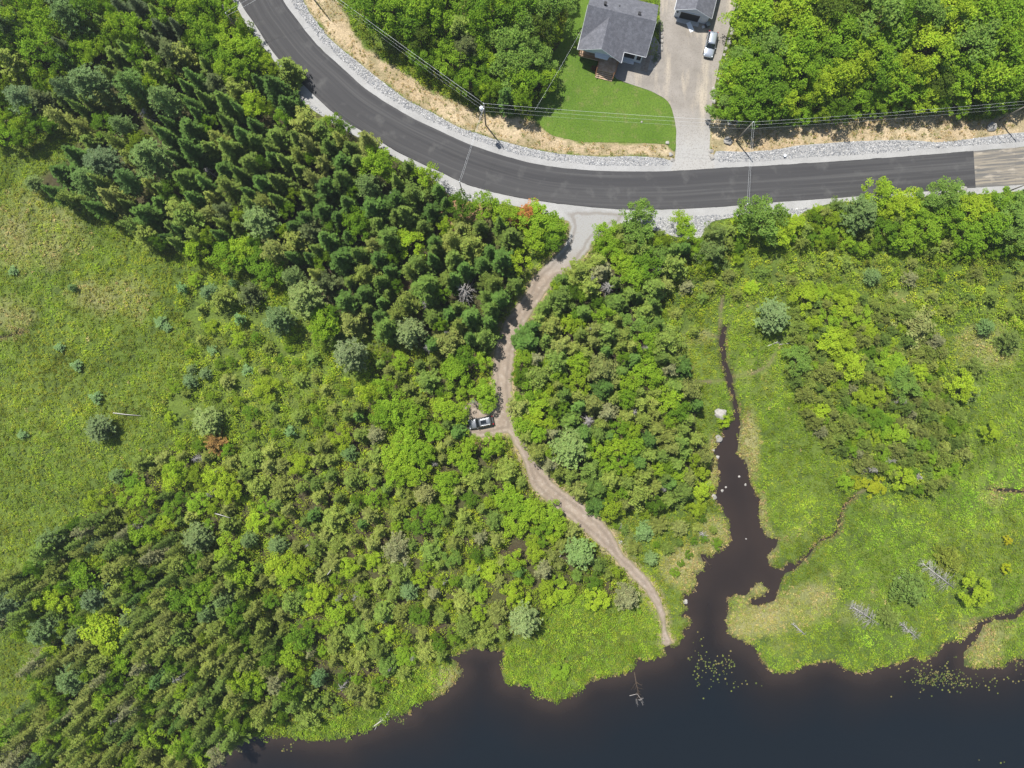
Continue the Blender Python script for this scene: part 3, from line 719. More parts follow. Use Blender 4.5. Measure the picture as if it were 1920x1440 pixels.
def broadleaf(r, h=7., R=2.5, lobes=38, leaves=74, leaf=.26, spread=1.05):
    g = Geo(); cl = []
    for k in range(lobes):
        u = r.random(); az = r.random() * 6.283
        el = math.asin(u * 1.15 - .25) if u < .95 else 1.35
        rad = R * (.50 + .55 * r.random())
        kx = 1 + .18 * math.sin(2 * az + 1)
        cl.append((math.cos(az) * math.cos(el) * rad * kx * spread, math.sin(az) * math.cos(el) * rad / kx * spread, h * .58 + math.sin(el) * h * .36 * (.8 + .3 * r.random())))
    for k in range(lobes // 4):
        az = r.random() * 6.283; q = R * .5 * r.random(); cl.append((math.cos(az) * q, math.sin(az) * q, h * (.72 + .25 * r.random())))
    V, D, W_, C = [], [], [], []
    for c in cl:
        lr = R * (.15 + .17 * r.random())
        n = int(leaves * (.6 + .8 * r.random()) * (lr / (R * .27)))
        v = r.normal(size=(n, 3)); v /= np.linalg.norm(v, axis=1)[:, None]; v *= (lr * (.55 + .5 * r.random(n)))[:, None]; v[:, 2] *= .62
        d, w = rand_leaves(v, leaf * (.7 + .6 * r.random(n)), .45, .62, r)
        V.append(v + np.array(c)); D.append(d); W_.append(w)
        C.append((1 + .26 * (r.random() - .5)) * jcol(n, .16, r, .07))
    g.add(*diamonds(np.concatenate(V), np.concatenate(D), np.concatenate(W_), np.concatenate(C)))
    return g.out(), cl

def trunk_mb(h, r0, limbs=None, r=None, lean=.0):
    mb = MB()
    top = (lean * h * .2, lean * h * .1, h)
    mb.tube([(0, 0, -.3), (top[0] * .3, top[1] * .3, h * .35), (top[0] * .7, top[1] * .7, h * .7), top], [r0, r0 * .75, r0 * .45, r0 * .12], 6)
    if limbs:
        for c in limbs:
            z0 = min(h * .5, c[2] * .6)
            mb.tube([(top[0] * z0 / h, top[1] * z0 / h, z0), (c[0] * .5, c[1] * .5, (z0 + c[2]) * .52), c], [r0 * .35, r0 * .22, r0 * .06], 4)
    return mb

def dead_tree(r, h, R, n=46):
    mb = MB(); mb.tube([(0, 0, -.3), (.05, .05, h * .5), (0, .1, h)], [.11, .08, .02], 6)
    for k in range(n):
        z = h * (.15 + .82 * r.random()); az = r.random() * 6.283; Lb = R * (1.1 - .8 * z / h) * (.5 + .7 * r.random())
        o = np.array([math.cos(az), math.sin(az)]); e = (o[0] * Lb, o[1] * Lb, z + Lb * (.1 - .3 * r.random()))
        mid = (o[0] * Lb * .5, o[1] * Lb * .5, z + .05)
        mb.tube([(0, 0, z), mid, e], [.045, .032, .012], 4)
        for q in range(3):
            s = .35 + .5 * r.random(); b = (e[0] * s, e[1] * s, z + (e[2] - z) * s); a2 = az + (1 if r.random() > .5 else -1) * (.5 + .5 * r.random()); l2 = Lb * .4 * (1 - s + .3)
            mb.tube([b, (b[0] + math.cos(a2) * l2, b[1] + math.sin(a2) * l2, b[2] - .08 * l2)], [.022, .008], 3)
    return mb

PROTO = {}
def reg(kind, geo, matk, trunk, h, R):
    V, F, C = geo
    cm = np_mesh(kind + '_crown', V, F, M[matk], C)
    tm = bpy.data.meshes.new(kind + '_trunk'); tm.from_pydata(trunk.v, [], trunk.f); tm.update(); tm.materials.append(M['bark'])
    PROTO.setdefault(kind, []).append(dict(geo=geo, crown=cm, trunk=tm, h=h, R=R))
r0 = np.random.default_rng(3)
for i in range(7):
    h = 11.; R = 1.75
    reg('fir', conifer(r0, h, R, .40, [.72, .85, .6][i % 3], 10, -.30, 5.0, [.16, .3, .42][i % 3], .10, .50, 1.28), 'needle', trunk_mb(h * .97, .14), h, R)
for i in range(8):
    h = 7.5; R = 1.6
    reg('spruce', conifer(r0, h, R, .33, [.42, .55, .75, .5][i % 4], 9, -.12, 4.6, [.38, .50, .30, .65][i % 4], .10, .44, 1.2), 'needle', trunk_mb(h * .97, .11), h, R)
for i in range(5):
    h = 10.; R = 3.3
    reg('pine', pine(r0, h, R, 8), 'needle', trunk_mb(h * .95, .18), h, R)
for i in range(3):
    h = 2.6; R = 1.25
    reg('smallpine', pine(r0, h, R, 8, .34), 'needle', trunk_mb(h * .9, .05), h, R)
for i in range(7):
    h = 7.; R = 2.5
    geo, cl = broadleaf(r0, h, R)
    reg('broad', geo, 'leaf', trunk_mb(h * .8, .12, cl[::3]), h, R)
for i in range(5):
    h = 2.4; R = 1.3
    geo, cl = broadleaf(r0, h, R, 22, 46, .24, 1.05)
    reg('bush', geo, 'leaf', trunk_mb(h * .6, .05, cl[::4]), h, R)
for i in range(4):
    mb = dead_tree(r0, 5., 1.5 + .3 * i, 42)
    tm = bpy.data.meshes.new('dead_trunk'); tm.from_pydata(mb.v, [], mb.f); tm.update(); tm.materials.append(M['deadwood'])
    PROTO.setdefault('dead', []).append(dict(mesh=tm, h=5., R=1.6))

# ------------------------------------------------------------------ every tree: photo pixel of its crown, height, radius, colour
COLS = dict(
    fir=[(.060, .105, .022), (.074, .124, .026), (.082, .124, .024), (.100, .136, .028)],
    spruce=[(.142, .168, .034), (.124, .158, .032), (.160, .176, .040), (.104, .146, .030), (.146, .158, .042)],
    pine=[(.150, .205, .095), (.160, .215, .110), (.140, .195, .090)],
    broad=[(.140, .250, .024), (.170, .285, .028), (.105, .200, .022), (.210, .310, .028)],
    yellow=[(.225, .320, .030), (.190, .300, .030)],
    smallpine=[(.185, .285, .120)],
    bush=[(.110, .190, .026), (.145, .215, .030), (.085, .140, .028)],
)
# hand-placed: (species, px, py, height, radius, colour or None, label, category)
PL = []
def t(sp, px, py, h, R, col=None, label=None): PL.append((sp, px, py, h, R, col, label))
pinec = None
bl = (.085, .150, .095)
t('pine', 492, 418, 10, 3.9, (0.186, 0.245, 0.092), 'large round blue-green pine in the middle of the dark stand below the road bend')
t('pine', 575, 560, 10, 4.0, (0.208, 0.252, 0.087), 'star-shaped pale green pine at the lower edge of the dark spruce stand')
t('pine', 520, 600, 9, 3.2, (0.142, 0.196, 0.081), 'soft blue-green pine overlapping the star-shaped pine on its lower left')
t('pine', 552, 515, 10, 2.2, (0.180, 0.231, 0.087), 'narrow blue-green pine just above the star-shaped pine')
t('pine', 662, 668, 10, 3.7, (0.180, 0.211, 0.106), 'tall grey-blue pine with blurred soft crown above the shrub thicket')
t('pine', 768, 618, 9, 3.3, (0.208, 0.245, 0.106), 'wide pale pine with hanging sprays left of the dirt path')
t('pine', 688, 345, 10, 2.8, (0.161, 0.217, 0.075), 'pale pine in the spruce stand just under the road bend')
t('pine', 172, 150, 12, 4.0, (0.151, 0.211, 0.087), 'broad blue-green pine near the upper left corner, left of two others')
t('pine', 242, 165, 12, 3.4, (0.142, 0.217, 0.063), 'green pine right of the broad pine near the upper left corner')
t('pine', 312, 190, 11, 3.2, (0.170, 0.237, 0.081), 'pale pine with feathery crown in the upper left forest')
t('pine', 285, 300, 11, 4.2, (0.161, 0.225, 0.075), 'spreading blue-green pine in the left part of the dark stand')
t('pine', 165, 345, 11, 3.4, (0.142, 0.211, 0.069), 'pointed green pine leaning over the left meadow')
t('pine', 232, 345, 11, 2.4, (0.133, 0.211, 0.069), 'slim pointed pine right of the pine that leans over the meadow')
t('pine', 232, 232, 9, 2.2, (0.161, 0.225, 0.081), 'small feathery pine between dark spruces in the left forest')
t('pine', 135, 40, 12, 3.6, (0.133, 0.196, 0.073), 'blue-green pine at the top edge near the upper left corner')
t('pine', 20, 60, 12, 2.8, (0.113, 0.160, 0.066), 'dark blue pine in the upper left corner')
t('pine', 62, 345, 5, 1.9, (0.189, 0.237, 0.087), 'small lone pine standing in the left meadow under the forest edge')
t('pine', 395, 545, 6, 2.0, (0.161, 0.231, 0.106), 'teal young pine at the meadow edge left of the star-shaped pine')
t('pine', 386, 790, 5.5, 3.3, (0.208, 0.252, 0.087), 'round pale pine at the left of the shrub thicket')
t('pine', 185, 805, 5, 3.0, (0.151, 0.190, 0.087), 'round dusky pine standing alone in the left meadow')
t('pine', 355, 712, 3, 1.7, (0.151, 0.211, 0.096), 'largest of three small blue pines huddled at the meadow edge')
t('pine', 386, 700, 3, 1.5, (0.161, 0.217, 0.096), 'right one of three small blue pines huddled at the meadow edge')
t('pine', 358, 692, 3, 1.2, (0.180, 0.231, 0.092), 'upper one of three small blue pines huddled at the meadow edge')
t('pine', 943, 652 + 500, 6, .1, None, None) if False else None
t('pine', 985, 1162, 8, 3.5, (0.227, 0.272, 0.116), 'large pale blue-green pine by the shore left of the bright peninsula')
t('pine', 1090, 1038, 7, 3.4, (0.180, 0.252, 0.087), 'large blue-green pine left of the lower dirt path')
t('pine', 1068, 845, 8, 4.0, (0.198, 0.260, 0.087), 'large spreading pale pine right of the path below the parked car')
t('pine', 1222, 1048, 3, 1.6, (0.170, 0.231, 0.092), 'small blue-green pine right of the lower dirt path')
t('pine', 1450, 592, 6.5, 3.7, (0.170, 0.225, 0.096), 'big round blue-green pine standing alone right of the upper creek')
t('pine', 1636, 518, 3.5, 1.8, (0.161, 0.225, 0.087), 'small round blue-green pine in the upper right shrub field')
t('pine', 1851, 613, 3.5, 1.8, (0.142, 0.211, 0.075), 'dark green little pine in the dry patch at the right')
t('pine', 1615, 400, 8, 3.9, (0.142, 0.196, 0.072), 'big dusky pine crown beside the road shoulder at the right')
t('pine', 768, 1110, 4.5, 2.0, (0.161, 0.231, 0.096), 'round teal pine among olive spruces above the lake')
t('pine', 597, 1272, 5, 1.8, (0.133, 0.211, 0.087), 'round teal pine near the lower shore')
t('pine', 520, 1022, 5, 2.1, (0.161, 0.217, 0.087), 'teal pine left of the yellow shrubs in the lower forest')
t('pine', 467, 1012, 5, 1.8, (0.170, 0.231, 0.092), 'pale teal pine in the lower left forest, left of another teal pine')
t('pine', 362, 1012, 7, 3.2, (0.170, 0.211, 0.087), 'large dusky blue pine in the lower left forest')
t('pine', 90, 1012, 8, 2.5, (0.151, 0.204, 0.075), 'blue-green pine at the edge of the left meadow above the lower left stand')
t('pine', 90, 1178, 9, 3.4, (0.151, 0.211, 0.087), 'large blue-green pine in the lower left stand near the frame edge')
t('pine', 150, 1185, 8, 2.2, (0.170, 0.217, 0.096), 'smaller blue-green pine right of the large one in the lower left stand')
t('pine', 140, 1270, 10, 3.9, (0.151, 0.211, 0.081), 'broadest blue-green pine of the lower left corner stand')
t('pine', 243, 1152, 7, 2.1, (0.170, 0.217, 0.092), 'pale pine beside the yellow-leaved tree in the lower left stand')
t('pine', 385, 1150, 8, 2.5, (0.161, 0.225, 0.087), 'feathery pale pine right of the green round tree in the lower left stand')
t('pine', 425, 1125, 8, 2.0, (0.167, 0.223, 0.087), 'slim pale pine in the lower left stand, topmost of two touching ones')
t('pine', 298, 1268, 7, 1.9, (0.122, 0.211, 0.066), 'slim bright teal pine in the lower left stand')
t('pine', 218, 893, 4, 1.7, (0.161, 0.225, 0.081), 'small teal pine left of the olive spruces at the thicket edge')
t('pine', 655, 850, 4, 1.8, (0.142, 0.211, 0.075), 'teal pine in the middle of the shrub thicket')
t('pine', 795, 928, 6, 2.3, (0.245, 0.237, 0.092), 'greyish pale pine below the bright green leafy clumps')
t('pine', 870, 90, 10, 3.4, (0.104, 0.119, 0.046), 'tall dark drooping pine in the woods left of the house')
t('pine', 55, 1320, 8, 1.3, (0.161, 0.211, 0.087), 'thin teal pine at the lower left meadow edge')
t('pine', 135, 800 - 260, 2, .9, (0.142, 0.211, 0.075), 'tiny blue pine near the middle of the left meadow')
for q, (a, b, s) in enumerate([(112, 650, 1.1), (143, 685, 1.2), (180, 745, 1.3), (42, 815, 1.1), (25, 508, 1.0), (300, 603, 1.3), (312, 612, 1.0), (463, 693, 1.2), (398, 655, 1.2)]):
    t('smallpine', a, b, 1.1 * s, 1.1 * s, (.16, .235, .10), None)
# bright broadleaf crowns
for a, b, h, R, c in [
    (30, 40, 9, 2.0, 'y'), (55, 20, 9, 1.6, 'y'), (85, 45, 9, 2.0, 'y'), (100, 70, 9, 2.2, 'b'), (15, 70, 9, 2.0, 'b'), (60, 70, 8, 2.2, 'b'), (75, 110, 8, 2.4, 'b'), (110, 115, 8, 1.8, 'b'), (160, 30, 9, 2, 'b'),
    (180, 100, 8, 1.6, 'y'), (235, 55, 9, 1.8, 'y'), (265, 55, 9, 1.8, 'y'), (320, 20, 9, 2.2, 'b'), (345, 30, 9, 2.2, 'y'), (365, 45, 8, 2.2, 'b'), (385, 70, 8, 2.0, 'b'), (398, 12, 8, 1.8, 'b'), (425, 70, 7, 2.2, 'y'), (450, 90, 7, 2.4, 'y'), (440, 115, 7, 2.2, 'b'), (470, 105, 7, 2.0, 'y'), (405, 100, 7, 2.0, 'b'), (425, 130, 7, 1.8, 'y'), (460, 130, 7, 1.8, 'b'),
    (195, 235, 6, 1.8, 'b'), (275, 110, 8, 1.8, 'b'), (705, 300, 8, 2.4, 'y'), (730, 315, 8, 1.8, 'b'), (802, 325, 7, 2.0, 'y'), (660, 415, 8, 2.0, 'b'), (675, 435, 7, 2.0, 'b'), (430, 480, 7, 2.6, 'b'), (455, 470, 6, 2.4, 'y'), (480, 490, 6, 2.2, 'b'), (505, 510, 6, 2.4, 'b'), (365, 475, 6, 1.8, 'y'), (610, 600, 7, 2.4, 'y'), (600, 625, 6, 1.6, 'y'), (625, 590, 6, 1.4, 'b'),
    (1010, 415, 6, 2.6, 'y'), (1035, 425, 6, 2.2, 'b'), (1000, 445, 6, 2.0, 'y'), (1040, 450, 5, 1.8, 'b'), (975, 490, 6, 1.8, 'yy'), (905, 385, 6, 2.0, 'b'), (945, 400, 6, 2.0, 'y'),
    (1195, 405, 8, 2.6, 'l'), (1200, 440, 7, 2.4, 'l'), (1138, 440, 5, 1.9, 'b'), (1145, 465, 5, 1.8, 'b'), (1165, 495, 5, 2.0, 'y'), (1205, 500, 6, 2.6, 'b'), (1190, 520, 6, 2.2, 'b'), (1240, 480, 5, 2.0, 'l'), (1275, 415, 4, 1.6, 'y'), (1290, 440, 4, 1.5, 'y'), (1130, 588, 6, 1.6, 'y'), (1190, 610, 6, 2.2, 'l'), (1210, 630, 6, 2.0, 'b'), (1085, 680, 6, 1.8, 'y'), (1210, 695, 6, 2.2, 'y'), (1225, 705, 6, 1.8, 'y'), (1180, 720, 6, 1.8, 'y'), (1175, 745, 6, 1.6, 'b'), (1260, 750, 6, 2.4, 'y'), (1270, 770, 6, 1.8, 'b'), (990, 735, 5, 2.0, 'b'), (1010, 755, 5, 2.2, 'y'), (985, 790, 5, 2.0, 'b'), (1005, 785, 5, 1.8, 'yy'), (1025, 735, 5, 1.5, 'yy'), (1160, 805, 6, 1.6, 'b'), (1190, 835, 6, 1.6, 'y'), (1125, 840, 5, 1.8, 'y'), (1150, 870, 5, 1.6, 'b'), (1315, 880, 3, 1.4, 'yy'), (1315, 915, 3, 1.6, 'yy'), (1305, 950, 3, 1.4, 'yy'), (1270, 890, 4, 1.5, 'y'),
    (905, 735, 5, 2.0, 'y'), (915, 755, 4, 1.6, 'y'), (860, 700, 6, 2.2, 'b'), (870, 670, 6, 1.8, 'b'), (850, 690, 6, 2.0, 'b'), (690, 735, 6, 1.6, 'yy'), (720, 720, 6, 1.6, 'y'), (740, 765, 6, 2.6, 'b'), (720, 770, 6, 2.2, 'b'), (775, 785, 6, 2.0, 'b'), (840, 765, 5, 2.0, 'y'), (855, 770, 5, 1.8, 'y'), (760, 830, 6, 2.6, 'y'), (750, 860, 6, 2.6, 'y'), (775, 880, 6, 2.2, 'y'), (740, 890, 5, 1.8, 'y'), (785, 850, 6, 2.0, 'b'), (640, 820, 4, 1.7, 'yy'), (860, 850, 5, 1.8, 'y'), (875, 870, 5, 1.6, 'y'), (880, 830, 5, 1.5, 'y'), (830, 905, 5, 1.6, 'y'), (840, 900, 5, 1.6, 'b'), (800, 850, 5, 1.4, 'y'), (925, 830, 4, 1.6, 'y'), (950, 930, 5, 2.0, 'y'), (965, 945, 5, 2.0, 'b'), (1000, 955, 5, 2.0, 'y'), (1030, 965, 4, 1.8, 'y'), (965, 980, 4, 2.0, 'y'), (1015, 985, 4, 1.6, 'b'), (985, 960, 4, 1.6, 'y'), (1045, 985, 4, 1.5, 'y'),
    (700, 930, 4, 1.5, 'b'), (560, 870, 3.5, 1.8, 'yy'), (500, 730, 3.5, 1.9, 'yy'), (785, 975, 5, 2.0, 'b'), (845, 1045, 4, 1.5, 'l'), (815, 960, 4, 1.6, 'b'), (525, 1055, 5, 2.2, 'yy'), (560, 1065, 5, 2.0, 'yy'), (540, 1080, 5, 1.8, 'y'), (590, 1130, 5, 1.8, 'yy'), (600, 1105, 4, 1.5, 'yy'), (635, 1145, 5, 2.0, 'y'), (545, 1225, 6, 2.0, 'y'), (560, 1195, 6, 2.2, 'b'), (490, 1290, 6, 1.8, 'y'), (430, 1030, 6, 2.2, 'y'), (455, 1075, 6, 2.2, 'y'), (345, 1120, 8, 2.7, 'b'), (200, 1185, 8, 3.6, 'yy'), (215, 1215, 7, 2.0, 'yy'), (190, 1155, 7, 2.0, 'yy'), (120, 1120, 8, 2.0, 'yy'), (95, 1125, 8, 1.8, 'yy'), (170, 1075, 8, 2.6, 'b'), (260, 1000, 6, 1.8, 'y'), (285, 1000, 5, 1.5, 'y'), (190, 1050, 6, 1.6, 'yy'), (110, 1205, 7, 1.8, 'yy'), (270, 930, 5, 1.8, 'y'), (330, 880, 5, 1.8, 'y'), (325, 900, 5, 1.6, 'yy'), (415, 905, 5, 2.2, 'yy'), (430, 920, 5, 1.8, 'yy'), (400, 890, 5, 1.6, 'yy'), (180, 940, 5, 1.6, 'yy'), (275, 1290, 7, 1.6, 'b'), (200, 1310, 8, 1.8, 'y'), (290, 1370, 8, 2.0, 'y'), (330, 1390, 6, 2.0, 'y'), (380, 1420, 5, 1.8, 'y'), (420, 1350, 6, 1.8, 'y'), (50, 1180, 8, 1.5, 'y'), (215, 1280, 8, 1.8, 'b'), (980, 1130, 3, 1.5, 'yy'), (1025, 1098, 3.5, 1.2, 'yy'), (1030, 1125, 3, 1.2, 'yy'), (960, 1110, 5, 1.6, 'yy'), (965, 1050, 4, 1.5, 'y'), (1120, 1122, 3.5, 1.8, 'yy'),
    (700, 15, 10, 2.8, 'b'), (735, 25, 10, 2.6, 'b'), (765, 45, 9, 2.4, 'b'), (800, 20, 10, 2.6, 'y'), (830, 20, 10, 2.6, 'b'), (830, 60, 9, 2.2, 'b'), (850, 120, 8, 2.2, 'b'), (915, 20, 10, 3.0, 'b'), (945, 15, 10, 2.6, 'y'), (980, 20, 10, 3.0, 'b'), (1020, 15, 9, 2.8, 'l'), (1045, 15, 9, 2.4, 'l'), (945, 85, 9, 2.8, 'l'), (975, 75, 9, 2.6, 'l'), (960, 115, 8, 2.8, 'l'), (990, 120, 8, 2.6, 'l'), (975, 55, 9, 2.2, 'l'), (1015, 120, 7, 2.0, 'l'), (1020, 145, 6, 1.8, 'y'), (1000, 150, 7, 2.0, 'b'), (975, 155, 7, 2.4, 'b'), (900, 50, 10, 2.2, 'b'), (1010, 60, 8, 2.4, 'd'), (790, 80, 8, 2.0, 'd'),
    (1050, 1260, 2, 1.4, 'b'),
    (1400, 15, 8, 2.8, 'y'), (1430, 40, 9, 3.0, 'y'), (1460, 20, 10, 3.2, 'yy'), (1500, 15, 10, 3.0, 'y'), (1403, 65, 7, 2.2, 'y'), (1408, 90, 7, 2.4, 'b'), (1440, 85, 9, 3.0, 'l'), (1390, 112, 7, 2.2, 'l'), (1376, 146, 7, 2.2, 'y'), (1400, 140, 8, 3.0, 'b'), (1354, 192, 5, 2.2, 'l'), (1375, 190, 7, 2.6, 'b'), (1440, 140, 9, 3.2, 'b'), (1410, 185, 8, 2.6, 'b'), (1470, 120, 9, 2.8, 'y'), (1450, 185, 8, 2.6, 'b'), (1500, 90, 9, 2.8, 'b'), (1505, 65, 9, 2.6, 'y'), (1475, 195, 7, 1.8, 'yy'), (1530, 165, 8, 2.0, 'yy'), (1550, 155, 8, 2.2, 'yy'), (1575, 140, 9, 2.4, 'yy'), (1600, 135, 9, 2.2, 'yy'), (1560, 80, 9, 3.2, 'b'), (1580, 60, 9, 2.6, 'b'), (1620, 90, 9, 2.6, 'y'), (1650, 40, 11, 4.2, 'l'), (1680, 20, 11, 3.0, 'b'), (1650, 110, 9, 2.8, 'b'), (1670, 75, 9, 2.6, 'b'), (1670, 140, 8, 2.2, 'y'), (1700, 160, 8, 2.8, 'b'), (1640, 150, 8, 2.2, 'b'), (1730, 85, 9, 3.2, 'yy'), (1745, 110, 9, 3.2, 'y'), (1720, 130, 9, 2.4, 'yy'), (1780, 25, 11, 2.8, 'yy'), (1790, 45, 10, 2.6, 'y'), (1710, 25, 11, 3.0, 'l'), (1740, 40, 10, 2.6, 'l'), (1810, 90, 10, 3.6, 'l'), (1840, 75, 10, 3.2, 'l'), (1855, 60, 10, 2.8, 'b'), (1820, 130, 9, 2.6, 'b'), (1850, 150, 9, 3.0, 'y'), (1880, 100, 10, 3.0, 'b'), (1900, 80, 10, 2.8, 'y'), (1870, 30, 10, 3.2, 'b'), (1900, 20, 10, 3.0, 'b'), (1830, 20, 11, 3.0, 'b'), (1905, 140, 9, 2.8, 'y'), (1880, 160, 8, 2.4, 'b'), (1790, 160, 7, 2.2, 'b'), (1760, 160, 7, 2.0, 'd'), (1560, 110, 8, 2.6, 'b'), (1540, 30, 10, 2.8, 'd'), (1600, 20, 10, 2.6, 'd'), (1540, 130, 7, 2.4, 'b'), (1500, 150, 8, 2.4, 'b'), (1520, 185, 5, 2.2, 'b'), (1610, 185, 5, 2.0, 'b'), (1420, 215, 5, 1.6, 'b'),
    (1645, 365, 6, 2.6, 'y'), (1670, 385, 6, 2.2, 'yy'), (1700, 385, 6, 2.6, 'yy'), (1430, 410, 8, 3.2, 'l'), (1405, 395, 8, 2.4, 'l'), (1460, 435, 5, 2.0, 'yy'), (1395, 420, 4, 1.8, 'yy'), (1490, 420, 4, 1.6, 'yy'), (1770, 365, 7, 2.6, 'l'), (1740, 375, 6, 2.4, 'l'), (1780, 400, 6, 2.4, 'b'), (1820, 400, 6, 2.4, 'yy'), (1840, 390, 6, 2.0, 'yy'), (1855, 420, 7, 3.0, 'b'), (1890, 410, 7, 3.2, 'l'), (1910, 440, 7, 2.6, 'l'), (1870, 380, 6, 2.4, 'b'), (1740, 430, 6, 2.4, 'b'), (1715, 400, 6, 2.0, 'b'), (1660, 430, 5, 2.0, 'b'), (1810, 440, 6, 2.4, 'b'), (1910, 385, 6, 2.4, 'l'), (1700, 440, 5, 2.2, 'b'),
    (1510, 560, 4, 2.2, 'yy'), (1540, 550, 3, 1.6, 'y'), (1575, 575, 4, 2.0, 'yy'), (1555, 600, 4, 1.8, 'y'), (1525, 605, 4, 1.3, 'yy'), (1560, 635, 4, 2.4, 'yy'), (1580, 645, 4, 2.0, 'yy'), (1600, 685, 4, 2.2, 'yy'), (1630, 625, 3, 1.4, 'yy'), (1495, 675, 4, 2.2, 'l'), (1670, 680, 4, 2.0, 'y'), (1660, 690, 4, 1.6, 'y'), (1680, 700, 4, 2.0, 'l'), (1722, 695, 3.5, 1.5, 'yy'), (1700, 725, 4, 2.2, 'l'), (1600, 600, 3, 1.4, 'y'), (1650, 790, 3.5, 1.8, 'b'), (1680, 815, 3.5, 1.8, 'y'), (1640, 740, 3.5, 1.6, 'yy'), (1690, 895, 3.5, 1.8, 'yy'), (1805, 725, 4, 2.2, 'yy'), (1855, 810, 3, 1.5, 'yy'), (1830, 1110, 4, 2.4, 'yy'), (1600, 560, 3, 1.2, 'yy'), (1540, 770, 3, 1.4, 'yy'), (1615, 745, 3, 1.5, 'yy'), (1585, 905, 2.5, 1.2, 'y')]:
    cc = {'y': COLS['yellow'][int(rng.integers(2))], 'yy': (.235, .330, .030), 'b': COLS['broad'][int(rng.integers(3))], 'l': (.140, .235, .055), 'd': (.075, .120, .020)}[c]
    if c == 'y': cc = tuple(np.array(cc) * .5 + np.array((.19, .32, .03)) * .5)
    if c == 'yy': cc = tuple(np.array(cc) * (.85 + .3 * rng.random()))
    big = 1.22 if (b < 260 and a < 560) or b < 230 else 1.08
    t('broad', a, b, h * (1.15 if big > 1.1 else 1.05), R * big, cc, None)
# notable firs and spruces
t('spruce', 1125, 690, 8, 2.9, (0.128, 0.138, 0.043), 'broad olive spruce with dark hollow beside it in the stand right of the path')
t('spruce', 1710, 1105, 4.5, 3.2, (0.098, 0.138, 0.033), 'large dark olive spruce in the marsh beside the bleached dead tree')
t('spruce', 1783, 1050, 3.5, 2.3, (0.152, 0.168, 0.028), 'mustard-green rounded spruce above the bleached dead tree in the marsh')
t('spruce', 1670, 1160, 3.5, 1.6, (0.128, 0.156, 0.038), 'small olive spruce right of the fallen grey brush in the marsh')
t('spruce', 1895, 640, 4, 2.0, (0.098, 0.126, 0.033), 'dark olive spruce near the right frame edge by the dry patch')
t('spruce', 1830, 690, 3, 1.9, (0.116, 0.144, 0.033), 'olive spruce in the dry patch above the yellow shrub')
t('spruce', 1345, 435, 7, 2.0, (0.098, 0.126, 0.033), 'dark spruce beside the riprap below the road, above another')
t('spruce', 1340, 470, 7, 2.5, (0.085, 0.114, 0.033), 'wide dark spruce casting shade left of the upper creek')
t('spruce', 988, 400, 6, 2.2, (.270, .105, .035), 'rust-brown dead conifer beside the side road entrance')
t('spruce', 402, 833, 4, 1.7, (.190, .105, .038), 'rusty orange-topped spruce below the round pale pine')
t('spruce', 1720, 610, 5, 3.0, (0.183, 0.186, 0.067), 'pale tan-green conifer leaning over its shadow in the right shrub patch')
t('spruce', 1820, 700 + 35, 3.5, 1.8, (0.122, 0.150, 0.052), 'greyish spruce right of the yellow shrub in the right meadow')
t('fir', 640, 300, 8, 2.0, None, None)
t('bush', 1889, 1013, 1.4, .8, (.30, .30, .02), 'small round yellow shrub in the right meadow, upper of two')
t('bush', 1887, 1067, 1.4, .95, (.27, .32, .02), 'small round yellow-green shrub in the right meadow, lower of two')
t('bush', 1637, 910, 1.2, 2.0, (.22, .26, .02), 'flat mossy yellow-green shrub below the right shrub patch')
t('bush', 1605, 905, 1.1, 1.2, (.20, .24, .02), None)
t('bush', 1358, 790, 1.4, 1.1, (.20, .30, .02), 'bright yellow-green shrub under the pale creek boulder')
t('spruce', 1585, 1160 - 70, 2.5, 1.4, (0.110, 0.144, 0.028), None)
t('spruce', 1210, 1000, 3, 1.8, (0.122, 0.180, 0.067), None)
t('spruce', 1235, 985, 3, 1.6, (0.146, 0.156, 0.038), None)
t('spruce', 1275, 990, 3, 1.4, (0.171, 0.180, 0.057), None)
for a, b, h, R in [(235, 25, 11, 1.8), (260, 15, 11, 1.8), (300, 50, 10, 1.6), (335, 55, 10, 1.7), (130, 85, 10, 1.4)]:
    t('fir', a, b, h, R, (.055, .070, .034), None)
for a, b, h, R in [(290, 85, 10, 2.2), (325, 100, 10, 2.6), (345, 115, 9, 2.4), (300, 135, 9, 2.4), (410, 160, 8, 2.4), (450, 165, 8, 2.2), (80, 190, 8, 2.2), (20, 120, 10, 2.6), (200, 190, 9, 2), (360, 410, 9, 2.6), (335, 395, 9, 2.4), (275, 440, 8, 2.2), (420, 395, 8, 1.8), (395, 370, 8, 1.6), (555, 450, 8, 2.4), (590, 435, 8, 2.4), (610, 530, 7, 2.2), (660, 600, 7, 2.6), (840, 640, 7, 2.9), (870, 420, 6, 2.2), (700, 340, 7, 1.6), (520, 250, 8, 2.4), (570, 225, 8, 2.8), (540, 130, 8, 2.6), (600, 250, 7, 2.2), (415, 560, 6, 2.2), (465, 555, 6, 2.2)]:
    t('spruce', a, b, h, R, COLS['spruce'][int(rng.integers(5))] if rng.random() > .3 else (.075, .090, .035), None)

